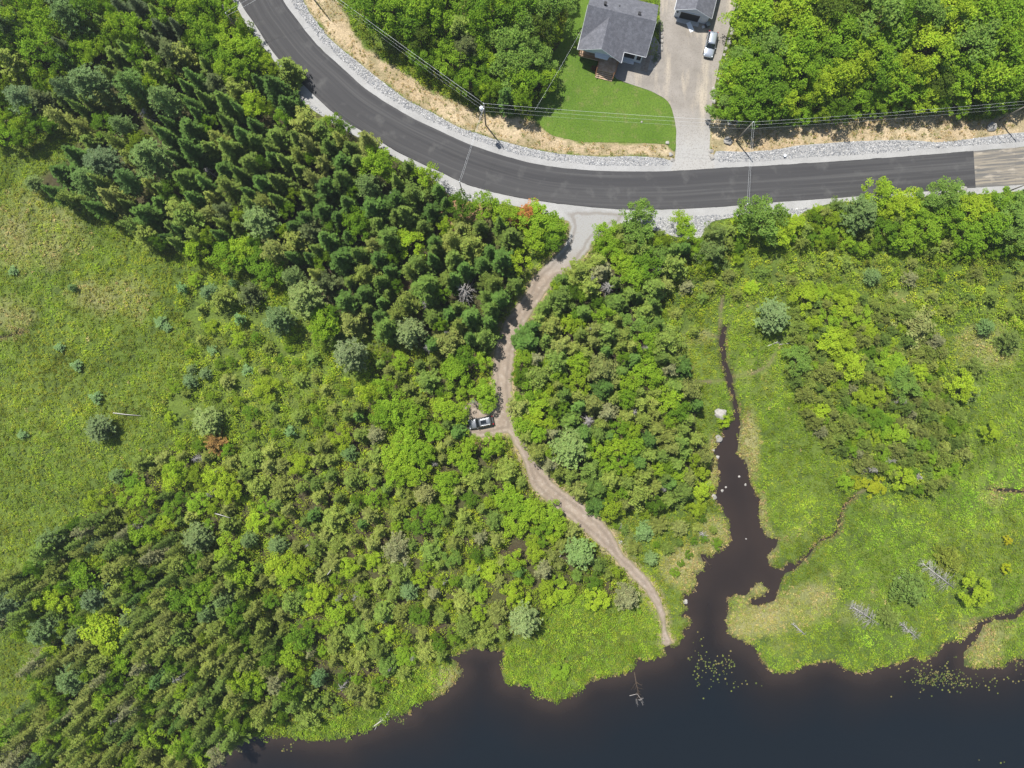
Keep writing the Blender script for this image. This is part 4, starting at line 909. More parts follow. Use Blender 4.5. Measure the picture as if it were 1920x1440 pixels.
# zone fill: sample crown pixels with spacing, then pick species
placed = [(p[1], p[2], p[4] * 10) for p in PL]
PLX = [(p[1], p[2], p[4] * 10) for p in PL]
def fill(zone, n, rmin, rmax, h0, h1, mix, seed, over=.62, tone=1.0):
    r = np.random.default_rng(seed)
    q = np.array(zone, dtype=float); x0, y0 = q.min(0); x1, y1 = q.max(0)
    cand = np.column_stack([x0 + (x1 - x0) * r.random(n), y0 + (y1 - y0) * r.random(n)])
    ins = sdf(q, cand[:, 0], cand[:, 1]) > 0
    pts = np.array(PLX, dtype=float)
    names = list(mix); w = np.array([mix[k] for k in names], dtype=float); w /= w.sum()
    for (x, y) in cand[ins]:
        sp = names[int(r.choice(len(names), p=w))]
        R = rmin + (rmax - rmin) * r.random() ** 1.3
        if sp in ('yellow', 'broad'): R *= .85
        if sp == 'pine': R *= 1.45
        d = np.hypot(pts[:, 0] - x, pts[:, 1] - y)
        if (d < (pts[:, 2] + R * 10) * over).any(): continue
        h = (h0 + (h1 - h0) * r.random()) * (.75 + .25 * R / rmax)
        if sp in ('yellow', 'broad'): h *= .8
        if sp == 'dead': h *= .75
        wx, wy = at(x, y, h * .6)
        if samp(SD['drive'], wx, wy) > -R * .85 - .3: continue
        if samp(HARD, wx, wy) > -.7 or samp(SD['lake'], wx, wy) > -.8 or samp(SD['verge'], wx, wy) > -.2: continue
        pts = np.vstack([pts, (x, y, R * 10)]); PLX.append((x, y, R * 10))
        c = None
        if sp == 'spruce':
            c = np.array(COLS['spruce'][int(r.integers(5))]) * (.8 + .45 * r.random())
            if r.random() < .05: c = np.array((.17, .165, .085))
        elif sp == 'fir': c = np.array(COLS['fir'][int(r.integers(4))]) * (.8 + .4 * r.random())
        elif sp == 'broad': c = np.array(COLS['broad'][int(r.integers(4))]) * (.65 + .6 * r.random())
        elif sp == 'yellow': c = np.array(COLS['yellow'][int(r.integers(2))]) * (.85 + .3 * r.random())
        elif sp == 'bush': c = np.array(COLS['bush'][int(r.integers(3))]) * (.8 + .4 * r.random())
        elif sp == 'pine': c = np.array(COLS['pine'][int(r.integers(3))]) * (.8 + .3 * r.random())
        if c is not None and sp in ('spruce', 'fir'): c = np.array(c) * tone
        PL.append(({'yellow': 'broad'}.get(sp, sp), x, y, h, R, None if c is None else tuple(c), None))
fill(Z_DARK, 9000, 1.3, 2.9, 8, 12, dict(fir=.57, spruce=.26, broad=.12, pine=.04, dead=.01), 1, .70, .88)
fill(Z_UL, 4000, 1.5, 2.8, 8, 11, dict(fir=.10, spruce=.16, broad=.46, yellow=.18, pine=.10), 2, .64)
fill(Z_NORTH, 3000, 1.6, 2.6, 8, 11, dict(broad=.75, fir=.15, spruce=.10), 3, .60)
fill(Z_NE, 5000, 1.5, 3.0, 6, 10, dict(broad=.88, yellow=.04, spruce=.05, dead=.02), 4, .62)
fill(Z_MID, 9000, 1.3, 2.7, 6.0, 8.5, dict(spruce=.66, fir=.20, broad=.09, yellow=.05, dead=.005), 5, .66)
fill(Z_LLEFT, 9000, 1.2, 2.5, 8.5, 12.5, dict(spruce=.70, broad=.18, fir=.05, yellow=.03, pine=.03, dead=.01), 6, .64, .82)
fill(Z_LOW, 9000, 1.0, 2.4, 3.6, 6.5, dict(spruce=.68, broad=.17, fir=.05, yellow=.10, dead=.012), 7, .86)
fill(Z_TRANS, 330, .8, 1.5, 2.5, 4.0, dict(spruce=.45, broad=.30, yellow=.15, smallpine=.10), 8, 1.1)
fill(Z_SOUTHR, 2600, 1.0, 1.9, 3.5, 6, dict(broad=.50, spruce=.38, yellow=.12), 9, .70)
fill(Z_EAST, 3500, 1.0, 2.6, 2.6, 4.5, dict(spruce=.72, broad=.12, yellow=.08, dead=.03), 10, .56, .80)
fill(Z_FIELDR, 260, .9, 1.7, 2.0, 3.5, dict(spruce=.75, broad=.15, smallpine=.10), 12, 1.2)
fill(Z_PATHR, 120, .7, 1.2, 1.6, 2.6, dict(spruce=.5, broad=.5), 13, 1.1)
# ------------------------------------------------------------------ names and labels of trees
LM = [  # landmark phrase, px, py
 ("the upper left corner", 0, 0), ("the left forest's top edge", 250, 0), ("the road's top end", 470, 60),
 ("the three upper left pines", 240, 170), ("the spreading pine of the dark stand", 285, 300), ("the pine leaning over the left meadow", 165, 345),
 ("the small meadow pine", 62, 345), ("the inside of the road bend", 590, 240), ("the pale pine under the road bend", 688, 345),
 ("the large round pine", 492, 418), ("the star-shaped pine", 575, 560), ("the grey-blue pine above the thicket", 662, 668),
 ("the hanging-spray pine", 768, 618), ("the road bend's short pole", 866, 360), ("the rust-brown conifer", 988, 400),
 ("the side road entrance", 1110, 420), ("the teal pine at the meadow edge", 395, 545), ("the three huddled small pines", 365, 702),
 ("the lone dusky pine", 185, 805), ("the round pale pine by the thicket", 386, 790), ("the teal pine in the thicket", 655, 850),
 ("the dark car on the dirt path", 900, 792), ("the shady upper bend of the path", 960, 600), ("the broadest olive spruce", 1125, 690),
 ("the spreading pine right of the path", 1068, 845), ("the pale boulder by the creek", 1352, 775), ("the greyish pale pine", 795, 928),
 ("the lower path's pine", 1090, 1038), ("the large pine by the shore", 985, 1162), ("the round teal pine above the lake", 768, 1110),
 ("the teal pine near the lower shore", 597, 1272), ("the lower forest's yellow shrubs", 540, 1065), ("the lower left's dusky pine", 362, 1012),
 ("the big yellow-leaved tree", 200, 1185), ("the round lower left green tree", 345, 1120), ("the corner's broadest pine", 140, 1270),
 ("the lower left corner", 0, 1440), ("the pine at the left meadow edge", 90, 1012), ("the lake shore in the lower left", 400, 1400),
 ("the little bay of the lake", 905, 1210), ("the dark drooping pine", 870, 90), ("the pole with the transformer", 911, 235),
 ("the house lawn", 1100, 200), ("the grey house", 1160, 60), ("the silver car on the driveway", 1333, 83), ("the top edge right of the garage", 1480, 0),
 ("the right road's yellow trees", 1580, 140), ("the pole right of the driveway", 1380, 264), ("the upper right corner", 1920, 0),
 ("the sandy bank at the far right", 1873, 226), ("the roadside dusky pine", 1615, 400), ("the pole below the right road", 1375, 403),
 ("the upper creek's lone pine", 1450, 592), ("the upper right field's pine", 1636, 518), ("the patch of old pavement", 1860, 320),
 ("the dry patch at the right", 1840, 660), ("the right meadow's yellow shrub", 1805, 725), ("the right shrub patch centre", 1650, 760),
 ("the right shrub patch's tip", 1700, 900), ("the marsh's bleached tree", 1755, 1080), ("the lower path's white rock", 1163, 985),
 ("the top edge left of the house", 960, 0), ("the stand edge by the creek", 1300, 850)]
LMA = np.array([(a, b) for _, a, b in LM], dtype=float)
ORD = ['nearest', 'second nearest', 'third nearest', 'fourth nearest', 'fifth nearest', 'sixth nearest', 'seventh nearest', 'eighth nearest', 'ninth nearest', 'tenth nearest', 'eleventh nearest', 'twelfth nearest']
KN = dict(fir=('fir_tree', 'fir tree', 'fir', 'dark pointed firs of the forest'), spruce=('spruce_tree', 'spruce tree', 'spruce', 'olive spruces of the forest'),
          pine=('pine_tree', 'pine tree', 'pine', 'pale blue-green pines'), smallpine=('young_pine', 'young pine', 'young pine', 'small young pines in the meadow'),
          broad=('leafy_tree', 'leafy tree', 'leafy tree', 'bright green leafy trees'), bush=('shrub', 'shrub', 'shrub', 'yellow shrubs of the marsh'), dead=('dead_tree', 'dead tree', 'dead tree', 'grey dead trees'))
def shade(sp, c):
    if sp == 'dead' or c is None: return 'grey bare' if sp == 'dead' else 'dark'
    R_, G_, B_ = c
    if R_ > G_ * 1.02: return 'greyish brown'
    if R_ > .82 * G_: return 'yellow' if G_ > .18 else ('pale olive' if G_ > .12 else 'dull olive')
    if sp in ('broad', 'bush'): return 'lime' if R_ / G_ > .62 else ('bright green' if G_ > .17 else 'deep green')
    if sp in ('pine', 'smallpine'): return 'blue-green'
    return 'dark green' if G_ < .085 else 'mid green'
def sizew(sp, R):
    return ('small', 'mid-sized', 'large')[0 if R < 1.35 else (1 if R < 2.1 else 2)] if sp not in ('pine',) else ('small' if R < 2 else ('mid-sized' if R < 3.2 else 'large'))
trees = []
for sp, x, y, h, R, c, lab in PL:
    vis = -40 < x < 1960 and -40 < y < 1480
    trees.append([sp, x, y, h, R, c, lab, vis])
# 290 of a kind stand as things of their own; the smaller rest of that kind is one mass
indiv = [True] * len(trees)
for k in KN:
    ids = [i for i, q in enumerate(trees) if q[0] == k]
    ids.sort(key=lambda i: (trees[i][6] is not None, trees[i][7], trees[i][4]), reverse=True)
    for i in ids[290:]: indiv[i] = False
cells = {}
for i, q in enumerate(trees):
    if not indiv[i] or q[6]: continue
    j = int(np.argmin(np.hypot(LMA[:, 0] - q[1], LMA[:, 1] - q[2])))
    dx, dy = q[1] - LMA[j, 0], q[2] - LMA[j, 1]
    dr = ('right of' if dx > 0 else 'left of') if abs(dx) > abs(dy) else ('below' if dy > 0 else 'above')
    key = (q[0], sizew(q[0], q[4]), shade(q[0], q[5]), dr, j)
    cells.setdefault(key, []).append((math.hypot(dx, dy), i))
for (sp, sz, sh_, dr, j), lst in cells.items():
    lst.sort()
    for n_, (d, i) in enumerate(lst):
        base = f"{sz} {sh_} {KN[sp][2]} {dr} {LM[j][0]}"
        if len(lst) > 1: base += ", " + ORD[min(n_, 11)]
        trees[i][6] = base

mass = {}
def place(i, q):
    sp, x, y, h, R, c, lab, vis = q
    pr = PROTO[sp][int(rng.integers(len(PROTO[sp])))]
    wx, wy = at(x, y, h * .6)
    g = float(gz(np.array([wx]), np.array([wy]))[0]); g = max(g, -.35)
    rz = float(rng.random() * 6.283)
    sxy = R / pr['R']; sz = h / pr['h']
    if c is None: c = COLS.get(sp, [(1, 1, 1)])[0]
    if not indiv[i]:
        if sp == 'dead': return
        V, F, C = pr['geo']
        V = V * np.array([sxy, sxy, sz]); ca, sa = math.cos(rz), math.sin(rz)
        V = np.column_stack([V[:, 0] * ca - V[:, 1] * sa + wx, V[:, 0] * sa + V[:, 1] * ca + wy, V[:, 2] + g])
        mass.setdefault(sp, Geo()).add(V, F, C * np.array(c)); return
    name, cat, _, grp = KN[sp]
    if sp == 'dead':
        o = obj(name, pr['mesh']); o.location = (wx, wy, g - .1); o.scale = (sxy, sxy, sz); o.rotation_euler = (rng.normal() * .06, rng.normal() * .06, rz)
        tag(o, lab, cat, grp); return
    e = empty(name, (wx, wy, g), rz, lab, cat, grp)
    e.scale = (sxy, sxy, sz)
    e.rotation_euler = (float(rng.normal()) * .055, float(rng.normal()) * .055, rz)
    o = obj('crown', pr['crown'], e); o.color = (*c, 1)
    obj('trunk', pr['trunk'], e)
for i, q in enumerate(trees): place(i, q)
for sp, g in mass.items():
    V, F, C = g.out()
    me = np_mesh(KN[sp][0] + '_mass', V, F, M['leaf' if sp in ('broad', 'bush') else 'needle'], C)
    tag(obj({'fir': 'fir_wood', 'spruce': 'spruce_wood', 'broad': 'leafy_wood'}.get(sp, 'undergrowth'), me), f"smaller {KN[sp][2]}s filling the gaps of the forest", KN[sp][1], kind='stuff')
print('TREES', len(trees), {k: sum(1 for q in trees if q[0] == k) for k in KN})

# ------------------------------------------------------------------ ground cover, thicket and shore plants
def cover(name, n, cand, ok, rad, hgt, nleaf, leaf, colf, flat, label, cat, r, matk='leaf', dome=.62):
    x, y = cand
    keep = ok(x, y); x = x[keep]; y = y[keep]
    k = len(x)
    R = rad[0] + (rad[1] - rad[0]) * r.random(k) ** 1.5; Hh = hgt[0] + (hgt[1] - hgt[0]) * r.random(k) ** 1.3
    base = colf(x, y, r)                                   # (k,3)
    z0 = gz(x, y)
    rep = np.repeat(np.arange(k), nleaf); m_ = len(rep)
    az = r.random(m_) * 6.283; u = r.random(m_) ** .55
    lx = np.cos(az) * u * R[rep]; ly = np.sin(az) * u * R[rep]
    lz = Hh[rep] * (np.sqrt(np.clip(1 - u * u, 0, 1)) * dome + (1 - dome) * r.random(m_)) * (.75 + .35 * r.random(m_))
    c = np.column_stack([x[rep] + lx, y[rep] + ly, z0[rep] + lz + .03])
    sp_ = samp(SD['path'], c[:, 0], c[:, 1])
    ok2 = (samp(HARD, c[:, 0], c[:, 1]) < -.02) | ((sp_ > -.6) & (sp_ < .55) & (hgt[1] > 1.0))
    c = c[ok2]; rep = rep[ok2]
    d, w = rand_leaves(c, leaf * (.65 + .7 * r.random(len(c))), flat, .55, r)
    V, F, C = diamonds(c, d, w, base[rep] * jcol(len(c), .18, r, .08))
    me = np_mesh(name, V, F, M[matk], C)
    return tag(obj(name, me), label, cat, kind='stuff')
def pick(cols, w, r, k):
    cols = np.array(cols); return cols[r.choice(len(cols), size=k, p=np.array(w) / sum(w))]
r1 = np.random.default_rng(21)
def rp(n): return (-103 + 206 * r1.random(n), -79 + 158 * r1.random(n))
wet = lambda x, y: samp(SD['wn'], x, y)
THK = ('low', 'trans', 'southr', 'east', 'fieldr', 'ul', 'north', 'ne', 'vg', 'vg2')
thick = np.maximum.reduce([SD[k] for k in THK])
SD['thick'] = thick; SHOREB = np.maximum(SD['shore1'], SD['shore2'])
def ok_thick(x, y):
    t_ = samp(thick, x, y) + 1.2 * (fbm(x, y, 5, 2) - .5) * 2
    bare = np.clip(samp(SD['mid'], x, y) + .5, 0, 1) * 0
    return (t_ > 0) & (samp(HARD, x, y) < -.30) & (wet(x, y) < -.5) & (samp(SD['verge'], x, y) < -.1) & (samp(SD['dark'], x, y) < .5) & (fbm(x, y, 2.2, 6, 2) > .36) & (np.hypot(x + 9.5, y - 32.5) > 2.6)
def thick_col(x, y, r):
    n = fbm(x, y, 7, 3)
    c = pick([(.180, .270, .030), (.240, .325, .034), (.140, .210, .028), (.310, .370, .035), (.150, .180, .036), (.200, .230, .055)], [.27, .24, .2, .1, .1, .09], r, len(x))
    return c * (.72 + .6 * n)[:, None] * (.55 + .95 * fbm(x, y, 1.9, 5, 2))[:, None]
cover('thicket', 0, rp(44000), ok_thick, (.45, 1.35), (.5, 2.2), 38, .27, thick_col, .4, 'bright green shrub thicket filling the ground between the trees', 'shrub thicket', r1)
def ok_floor(x, y):
    return ((samp(SD['dark'], x, y) > -.5) | (samp(SD['mid'], x, y) > -.5)) & (samp(HARD, x, y) < -.4) & (fbm(x, y, 3, 1) > .47)
cover('forest_floor_plants', 0, rp(16000), ok_floor, (.3, .9), (.2, 1.0), 22, .24, lambda x, y, r: pick([(.060, .100, .020), (.085, .130, .024), (.14, .21, .03)], [.4, .4, .2], r, len(x)), .5, 'sparse green plants on the shaded forest floor', 'undergrowth', r1)
def ok_shoreb(x, y): return (samp(SHOREB, x, y) > -.4) & (wet(x, y) < .25) & (samp(HARD, x, y) < -.35)
cover('shore_shrubs', 0, rp(42000), ok_shoreb, (.4, 1.15), (.35, 1.7), 32, .22, lambda x, y, r: pick([(.180, .300, .030), (.220, .330, .036), (.130, .225, .026), (.27, .36, .04)], [.38, .3, .22, .1], r, len(x)) * (.72 + .55 * fbm(x, y, 4, 5))[:, None] * (.55 + .9 * fbm(x, y, 1.8, 1, 2))[:, None], .42, 'dense bright green shrubs along the lake shore', 'shore shrubs', r1)
def ok_mead(x, y):
    return (samp(HARD, x, y) < -.1) & (wet(x, y) < -.25) & (samp(SD['verge'], x, y) < -.15) & (samp(thick, x, y) < 1.0) & (samp(SD['dark'], x, y) < 0) & (samp(SD['mid'], x, y) < 0) & (samp(SD['trail'], x, y) > .6) & (r1.random(len(x)) > samp(dry, x, y) * .35)
def mead_col(x, y, r):
    d = np.clip(samp(dry, x, y), 0, 1)[:, None]
    right = np.clip((x - 36) / 4, 0, 1)[:, None]
    gl = pick([(.165, .250, .028), (.205, .280, .032), (.130, .200, .026), (.230, .270, .050)], [.35, .3, .2, .15], r, len(x))
    gr = pick([(.165, .275, .030), (.195, .300, .034), (.135, .230, .028), (.225, .305, .045)], [.35, .3, .2, .15], r, len(x))
    c = gl * (1 - right) + gr * right
    c = c * (.5 + .95 * fbm(x, y, 7, 4))[:, None] * np.column_stack([.85 + .4 * fbm(x, y, 9, 6), np.ones(len(x)), np.ones(len(x))]) * (.5 + 1.0 * fbm(x, y, 1.5, 2, 2))[:, None]
    return c * (1 - .65 * d) + np.array((.36, .32, .17)) * .65 * d
cover('meadow_plants', 0, rp(120000), ok_mead, (.22, .80), (.12, .75), 14, .23, mead_col, .40, 'low green meadow plants covering the wet open ground', 'meadow', r1, dome=.5)
def ok_dry(x, y): return (samp(HARD, x, y) < -.1) & (wet(x, y) < .12) & (r1.random(len(x)) < samp(dry, x, y) * .75 + .004) & (samp(FOREST, x, y) < 0) & (samp(SD['verge'], x, y) < 0)
cover('dry_sedge', 0, rp(60000), ok_dry, (.2, .6), (.15, .6), 12, .30, lambda x, y, r: pick([(.34, .29, .15), (.27, .26, .12), (.22, .25, .08), (.40, .34, .19)], [.3, .3, .25, .15], r, len(x)), .35, 'tan dry sedge in patches and along the creek banks', 'sedge', r1, matk='grass', dome=.4)
def ok_bank(x, y):
    w_ = wet(x, y); return (w_ > -.5 - 1.2 * (samp(dry, x, y) > .15)) & (w_ < .2) & (samp(SHOREB, x, y) < -.3) & (y > -62) & (samp(HARD, x, y) < -.3)
cover('bank_sedge', 0, rp(90000), ok_bank, (.2, .5), (.15, .5), 12, .24, lambda x, y, r: pick([(.26, .21, .11), (.20, .19, .09), (.15, .18, .05), (.30, .24, .15)], [.3, .3, .25, .15], r, len(x)), .4, 'tan and olive sedge fringing the water edge', 'sedge', r1, matk='grass', dome=.4)
def ok_verge(x, y): return (samp(SD['verge'], x, y) > -.2) & (samp(HARD, x, y) < -.05) & (fbm(x, y, 3, 7) > .43)
cover('verge_grass', 0, rp(80000), ok_verge, (.15, .55), (.1, .4), 12, .17, lambda x, y, r: pick([(.36, .27, .16), (.24, .21, .11), (.14, .18, .04), (.40, .31, .20)], [.28, .27, .27, .18], r, len(x)), .45, 'dry straw grass and weeds on the sandy road bank', 'grass', r1, matk='grass', dome=.4)
# lily pads
def pads(cx, cy, sx, sy, n, r):
    P_ = []
    for _ in range(n):
        q = r.normal(size=2); P_.append((cx + q[0] * sx, cy + q[1] * sy))
    return P_
pp = pads(1315, 1240, 7, 22, 45, r1) + pads(1345, 1255, 12, 15, 40, r1) + pads(1365, 1240, 8, 8, 22, r1) + pads(1770, 1275, 24, 10, 150, r1) + pads(1750, 1262, 30, 14, 60, r1) + pads(1830, 1280, 55, 9, 50, r1) + pads(1728, 1275, 8, 18, 20, r1) + pads(537, 1403, 8, 4, 9, r1) + pads(755, 1357, 8, 5, 8, r1) + pads(1375, 1285, 30, 6, 16, r1) + pads(1295, 1235, 5, 3, 4, r1) + pads(1910, 1245, 6, 8, 16, r1) + pads(1900, 1435, 40, 5, 8, r1)
V, F, C = [], [], []
nv = 0
for (x, y) in pp:
    wx, wy = at(x, y)
    if samp(SD['wn'], np.array([wx]), np.array([wy]))[0] < .15: continue
    s = .07 + .12 * r1.random(); a0 = r1.random() * 6.28
    ring = [(wx + s * math.cos(a0 + 2 * math.pi * k / 8), wy + s * math.sin(a0 + 2 * math.pi * k / 8), WATER_Z + .012) for k in range(8)]
    V += ring; F.append(list(range(nv, nv + 8))); nv += 8
    c = np.array([(.13, .16, .05), (.18, .17, .08), (.08, .11, .04)][int(r1.integers(3))]); C += [c] * 8
tag(obj('lily_pads', np_mesh('lily_pads', np.array(V), np.array(F), M['pad'], np.array(C))), 'yellow-green lily pads floating on the dark lake', 'lily pads', kind='stuff')

# ------------------------------------------------------------------ riprap stones
def stones(name, n, ok, smin, smax, cols, label, r):
    x, y = -100 + 200 * r.random(n), 28 + 46 * r.random(n)
    k_ = ok(x, y); x, y = x[k_], y[k_]; k = len(x)
    s = smin + (smax - smin) * r.random(k) ** 1.8
    cube = np.array([(i, j, q) for q in (-1, 1) for i, j in ((-1, -1), (1, -1), (1, 1), (-1, 1))], dtype=float)
    V = cube[None] * (.55 + .45 * r.random((k, 8, 3))) * s[:, None, None] * .5 * np.stack([1 + .5 * r.random(k), .75 + .3 * r.random(k), .4 + .25 * r.random(k)], 1)[:, None, :]
    a = r.random(k) * 6.283; t_ = (r.random(k) - .5) * .9
    y1 = V[..., 1] * np.cos(t_)[:, None] - V[..., 2] * np.sin(t_)[:, None]; z1 = V[..., 1] * np.sin(t_)[:, None] + V[..., 2] * np.cos(t_)[:, None]
    x1 = V[..., 0] * np.cos(a)[:, None] - y1 * np.sin(a)[:, None]; y2 = V[..., 0] * np.sin(a)[:, None] + y1 * np.cos(a)[:, None]
    V = np.stack([x1 + x[:, None], y2 + y[:, None], z1 + .05 + s[:, None] * .08], 2).reshape(-1, 3)
    f = np.array([(3, 2, 1, 0), (4, 5, 6, 7), (0, 1, 5, 4), (1, 2, 6, 5), (2, 3, 7, 6), (3, 0, 4, 7)])
    F = (np.arange(k)[:, None, None] * 8 + f[None]).reshape(-1, 4)
    C = np.repeat(pick(cols, [1] * len(cols), r, k) * (.75 + .4 * r.random(k))[:, None], 8, axis=0)
    tag(obj(name, np_mesh(name, V, F, M['stone'], C)), label, 'riprap', kind='stuff')
r2 = np.random.default_rng(8)
def ok_rip(x, y):
    go = samp(SD['gout'], x, y); gi = samp(SD['gin'], x, y); rd = samp(SD['road'], x, y)
    mx_ = (x > 29.5) & (x < 38.5)
    inner = (gi > .1) & (rd < -1.5) & ((x < -2) | (x > 21)) & ((x < 14 - 4) | (x > 21))
    return (((go > .05) & (rd < -.95 - .35 * fbm(x, y, 4, 2)) & ~mx_) | inner) & (samp(SD['drive'], x, y) < 0) & (samp(SD['path'], x, y) < -.2)
stones('riprap', 340000, ok_rip, .10, .30, [(.29, .29, .29), (.36, .36, .355), (.24, .243, .252), (.44, .43, .415), (.20, .205, .212)], 'loose grey crushed rock lining both road shoulders', r2)
# ------------------------------------------------------------------ the woods go on past the photo's frame (coarser crowns, one mass)
rf = np.random.default_rng(77); gf = Geo(); nfar = 0
for _ in range(2600):
    x, y = -165 + 330 * rf.random(), -130 + 270 * rf.random()
    if abs(x) < 101 and abs(y) < 77: continue
    X_, Y_ = np.array([x]), np.array([y])
    if samp(HARD, X_, Y_)[0] > -2 or samp(SD['verge'], X_, Y_)[0] > -1 or samp(SD['lake'], X_, Y_)[0] > -2: continue
    if (x > 8 and x < 48 and 70 < y < 90) or (x < -98 and -25 < y < 50) or (x > 98 and -60 < y < 28): continue
    if fbm(X_, Y_, 20, 3)[0] < .38: continue
    sp = ('broad', 'broad', 'fir', 'spruce')[int(rf.integers(4))] if y > 20 else ('spruce', 'spruce', 'fir', 'broad')[int(rf.integers(4))]
    pr = PROTO[sp][int(rf.integers(len(PROTO[sp])))]; Vp, Fp, Cp = pr['geo']
    q = Vp.reshape(-1, 4, 3)[::4]; cen = q.mean(1, keepdims=True); q = cen + (q - cen) * 1.9; cq = Cp.reshape(-1, 4, 3)[::4]
    s = 1.0 + .5 * rf.random(); a = rf.random() * 6.28; Vq = q.reshape(-1, 3) * s
    Vq = np.column_stack([Vq[:, 0] * math.cos(a) - Vq[:, 1] * math.sin(a) + x, Vq[:, 0] * math.sin(a) + Vq[:, 1] * math.cos(a) + y, Vq[:, 2] + float(gz(X_, Y_)[0])])
    gf.add(Vq, np.arange(len(Vq)).reshape(-1, 4), cq.reshape(-1, 3) * np.array(COLS[sp][int(rf.integers(4))])); nfar += 1
V, F, C = gf.out()
tag(obj('far_wood', np_mesh('far_wood', V, F, M['leaf'], C)), 'mixed woods continuing beyond the forest edges', 'woods', kind='stuff')
print('FAR', nfar)
# ------------------------------------------------------------------ boulders, logs, dead trees
def rock_mesh(r, m):
    import bmesh
    bm = bmesh.new(); bmesh.ops.create_icosphere(bm, subdivisions=2, radius=1)
    a = [Vector(r.normal(size=3)).normalized() for _ in range(9)]; d = [.55 + .4 * r.random() for _ in a]
    for v in bm.verts:
        for n_, k in zip(a, d):
            e = v.co.dot(n_) - k
            if e > 0: v.co -= n_ * e
        v.co += Vector(r.normal(size=3)) * .03
    me = bpy.data.meshes.new('rock'); bm.to_mesh(me); bm.free(); me.materials.append(m); return me
r3 = np.random.default_rng(4)
ROCKS = [rock_mesh(r3, M['boulder']) for _ in range(5)]
M['whiterock'] = mat('white_quartz_rock', rough=.8); L(M['whiterock'], noise_mix(M['whiterock'], (.36, .34, .31), (.24, .225, .20), 3), bsdf(M['whiterock']).inputs[0])
WR = [rock_mesh(r3, M['whiterock']) for _ in range(3)]
def rock(px, py, s, label, group='boulders', white=False, z=None, fl=.6, asp=1.0):
    wx, wy = at(px, py); g = float(gz(np.array([wx]), np.array([wy]))[0]) if z is None else z
    if samp(HARD, np.array([wx]), np.array([wy]))[0] > 0: g = max(g, .05)
    o = obj('boulder', (WR if white else ROCKS)[int(r3.integers(3))]); o.location = (wx, wy, g + s * .12); o.scale = (s * asp, s, s * fl); o.rotation_euler = (0, 0, float(r3.random() * 6))
    return tag(o, label, 'boulder', group)
rock(1352, 775, 1.35, 'large pale boulder on the creek bank above a bright shrub', white=True, asp=1.0)
rock(1347, 822, .8, 'grey boulder half in the water at the head of the wide creek')
rock(1356, 833, .62, 'small square pale slab at the head of the wide creek', white=True, fl=.4)
for a, b, s, l in [(1338, 843, .5, 'pale stone on the left creek bank, topmost of four'), (1347, 857, .42, 'white stone on the left creek bank just under the pale slab'), (1330, 907, .6, 'greyish white stone at the left creek bank, upper of a close pair'), (1340, 931, .62, 'flat white stone at the left creek bank, lower of a close pair'),
                   (1355, 921, .34, 'small white stone in the creek near its left bank'), (1362, 914, .22, 'tiny pale stone in mid creek'), (1387, 894, .24, 'small white rock poking out of the creek, upper of two on its right'), (1399, 909, .27, 'small white rock poking out of the creek, lower of two on its right'),
                   (1286, 1129, .52, 'white block-shaped rock at the creek mouth left bank'), (1400, 1011, .18, 'tiny white rock in mid creek where it widens'),
                   (1164, 987, .72, 'white rock right of the lower dirt path, upper of two'), (1163, 1016, .45, 'white rock right of the lower dirt path, lower of two'),
                   (1333, 283, .5, 'cream boulder at the right side of the driveway mouth, upper of two'), (1334, 295, .62, 'cream boulder at the right side of the driveway mouth, lower of two'), (1258, 290, .5, 'pale boulder at the left side of the driveway mouth, upper of two'), (1261, 300, .5, 'pale boulder at the left side of the driveway mouth, lower of two'),
                   (1251, 268, .4, 'small white stone at the lower right corner of the lawn'), (1203, 229, .22, 'tiny brown stone lying on the lawn under the wires'), (1368, 229, .55, 'white boulder in the shade right of the driveway'), (1385, 231, .6, 'pinkish boulder between the driveway and the leaning pole'),
                   (1858, 238, 1.0, 'grey boulder in the sandy bank beside the far right pole'), (1738, 181, .7, 'grey boulder under the trees above the right bank'), (1752, 180, .6, 'pale boulder under the trees above the right bank'), (1552, 221, .55, 'white boulder at the top of the right sandy bank'), (1636, 203, .5, 'pale boulder in the gap of the trees above the right bank'), (1805, 172, .45, 'small grey boulder under the trees at the right'), (1365, 265, .9, 'grey boulder at the foot of the pole right of the driveway'),
                   (1806, 355, .7, 'white block of rock by the lower edge of the old pavement'), (1795, 362, .6, 'grey broken rock left of the white block by the old pavement')]:
    inw = samp(SD['wn'], *[np.array([q]) for q in at(a, b)])[0] > 0
    rock(a, b, s, l, 'pale rocks along creek, path and drive', white=('white' in l or 'pale' in l or 'cream' in l), z=WATER_Z if inw else None)
edge = [(1386, 16), (1384, 24), (1382, 33), (1379, 40), (1380, 48), (1374, 55), (1372, 63), (1368, 72), (1366, 80), (1362, 92), (1359, 103), (1357, 112), (1354, 120), (1356, 128), (1350, 137), (1348, 148), (1345, 158), (1342, 168), (1340, 178), (1337, 190)]
for k, (a, b) in enumerate(edge):
    w_ = ['topmost of the row', 'second from the top'][k] if k < 2 else ('lowest of the row' if k == len(edge) - 1 else f"beside {['the garage', 'the garbage bin', 'the silver car', 'the car front', 'the middle of the drive', 'the drive bend'][min(5, k // 4)]}")
    rock(a + r3.normal() * 2, b, .28 + .3 * r3.random(), f"pale stone in the right driveway edge row, {w_}", 'stones edging the driveway', white=k % 3 > 0)
for k, (a, b) in enumerate([(1239, 62), (1241, 70), (1240, 78), (1239, 86), (1240, 93), (1236, 97), (1234, 105), (1232, 113), (1229, 119), (1224, 122)]):
    rock(a, b, .34 + .15 * r3.random(), "rounded pale stone in the garden border beside the house", 'stones edging the house border', white=k % 2 == 0, z=.1)

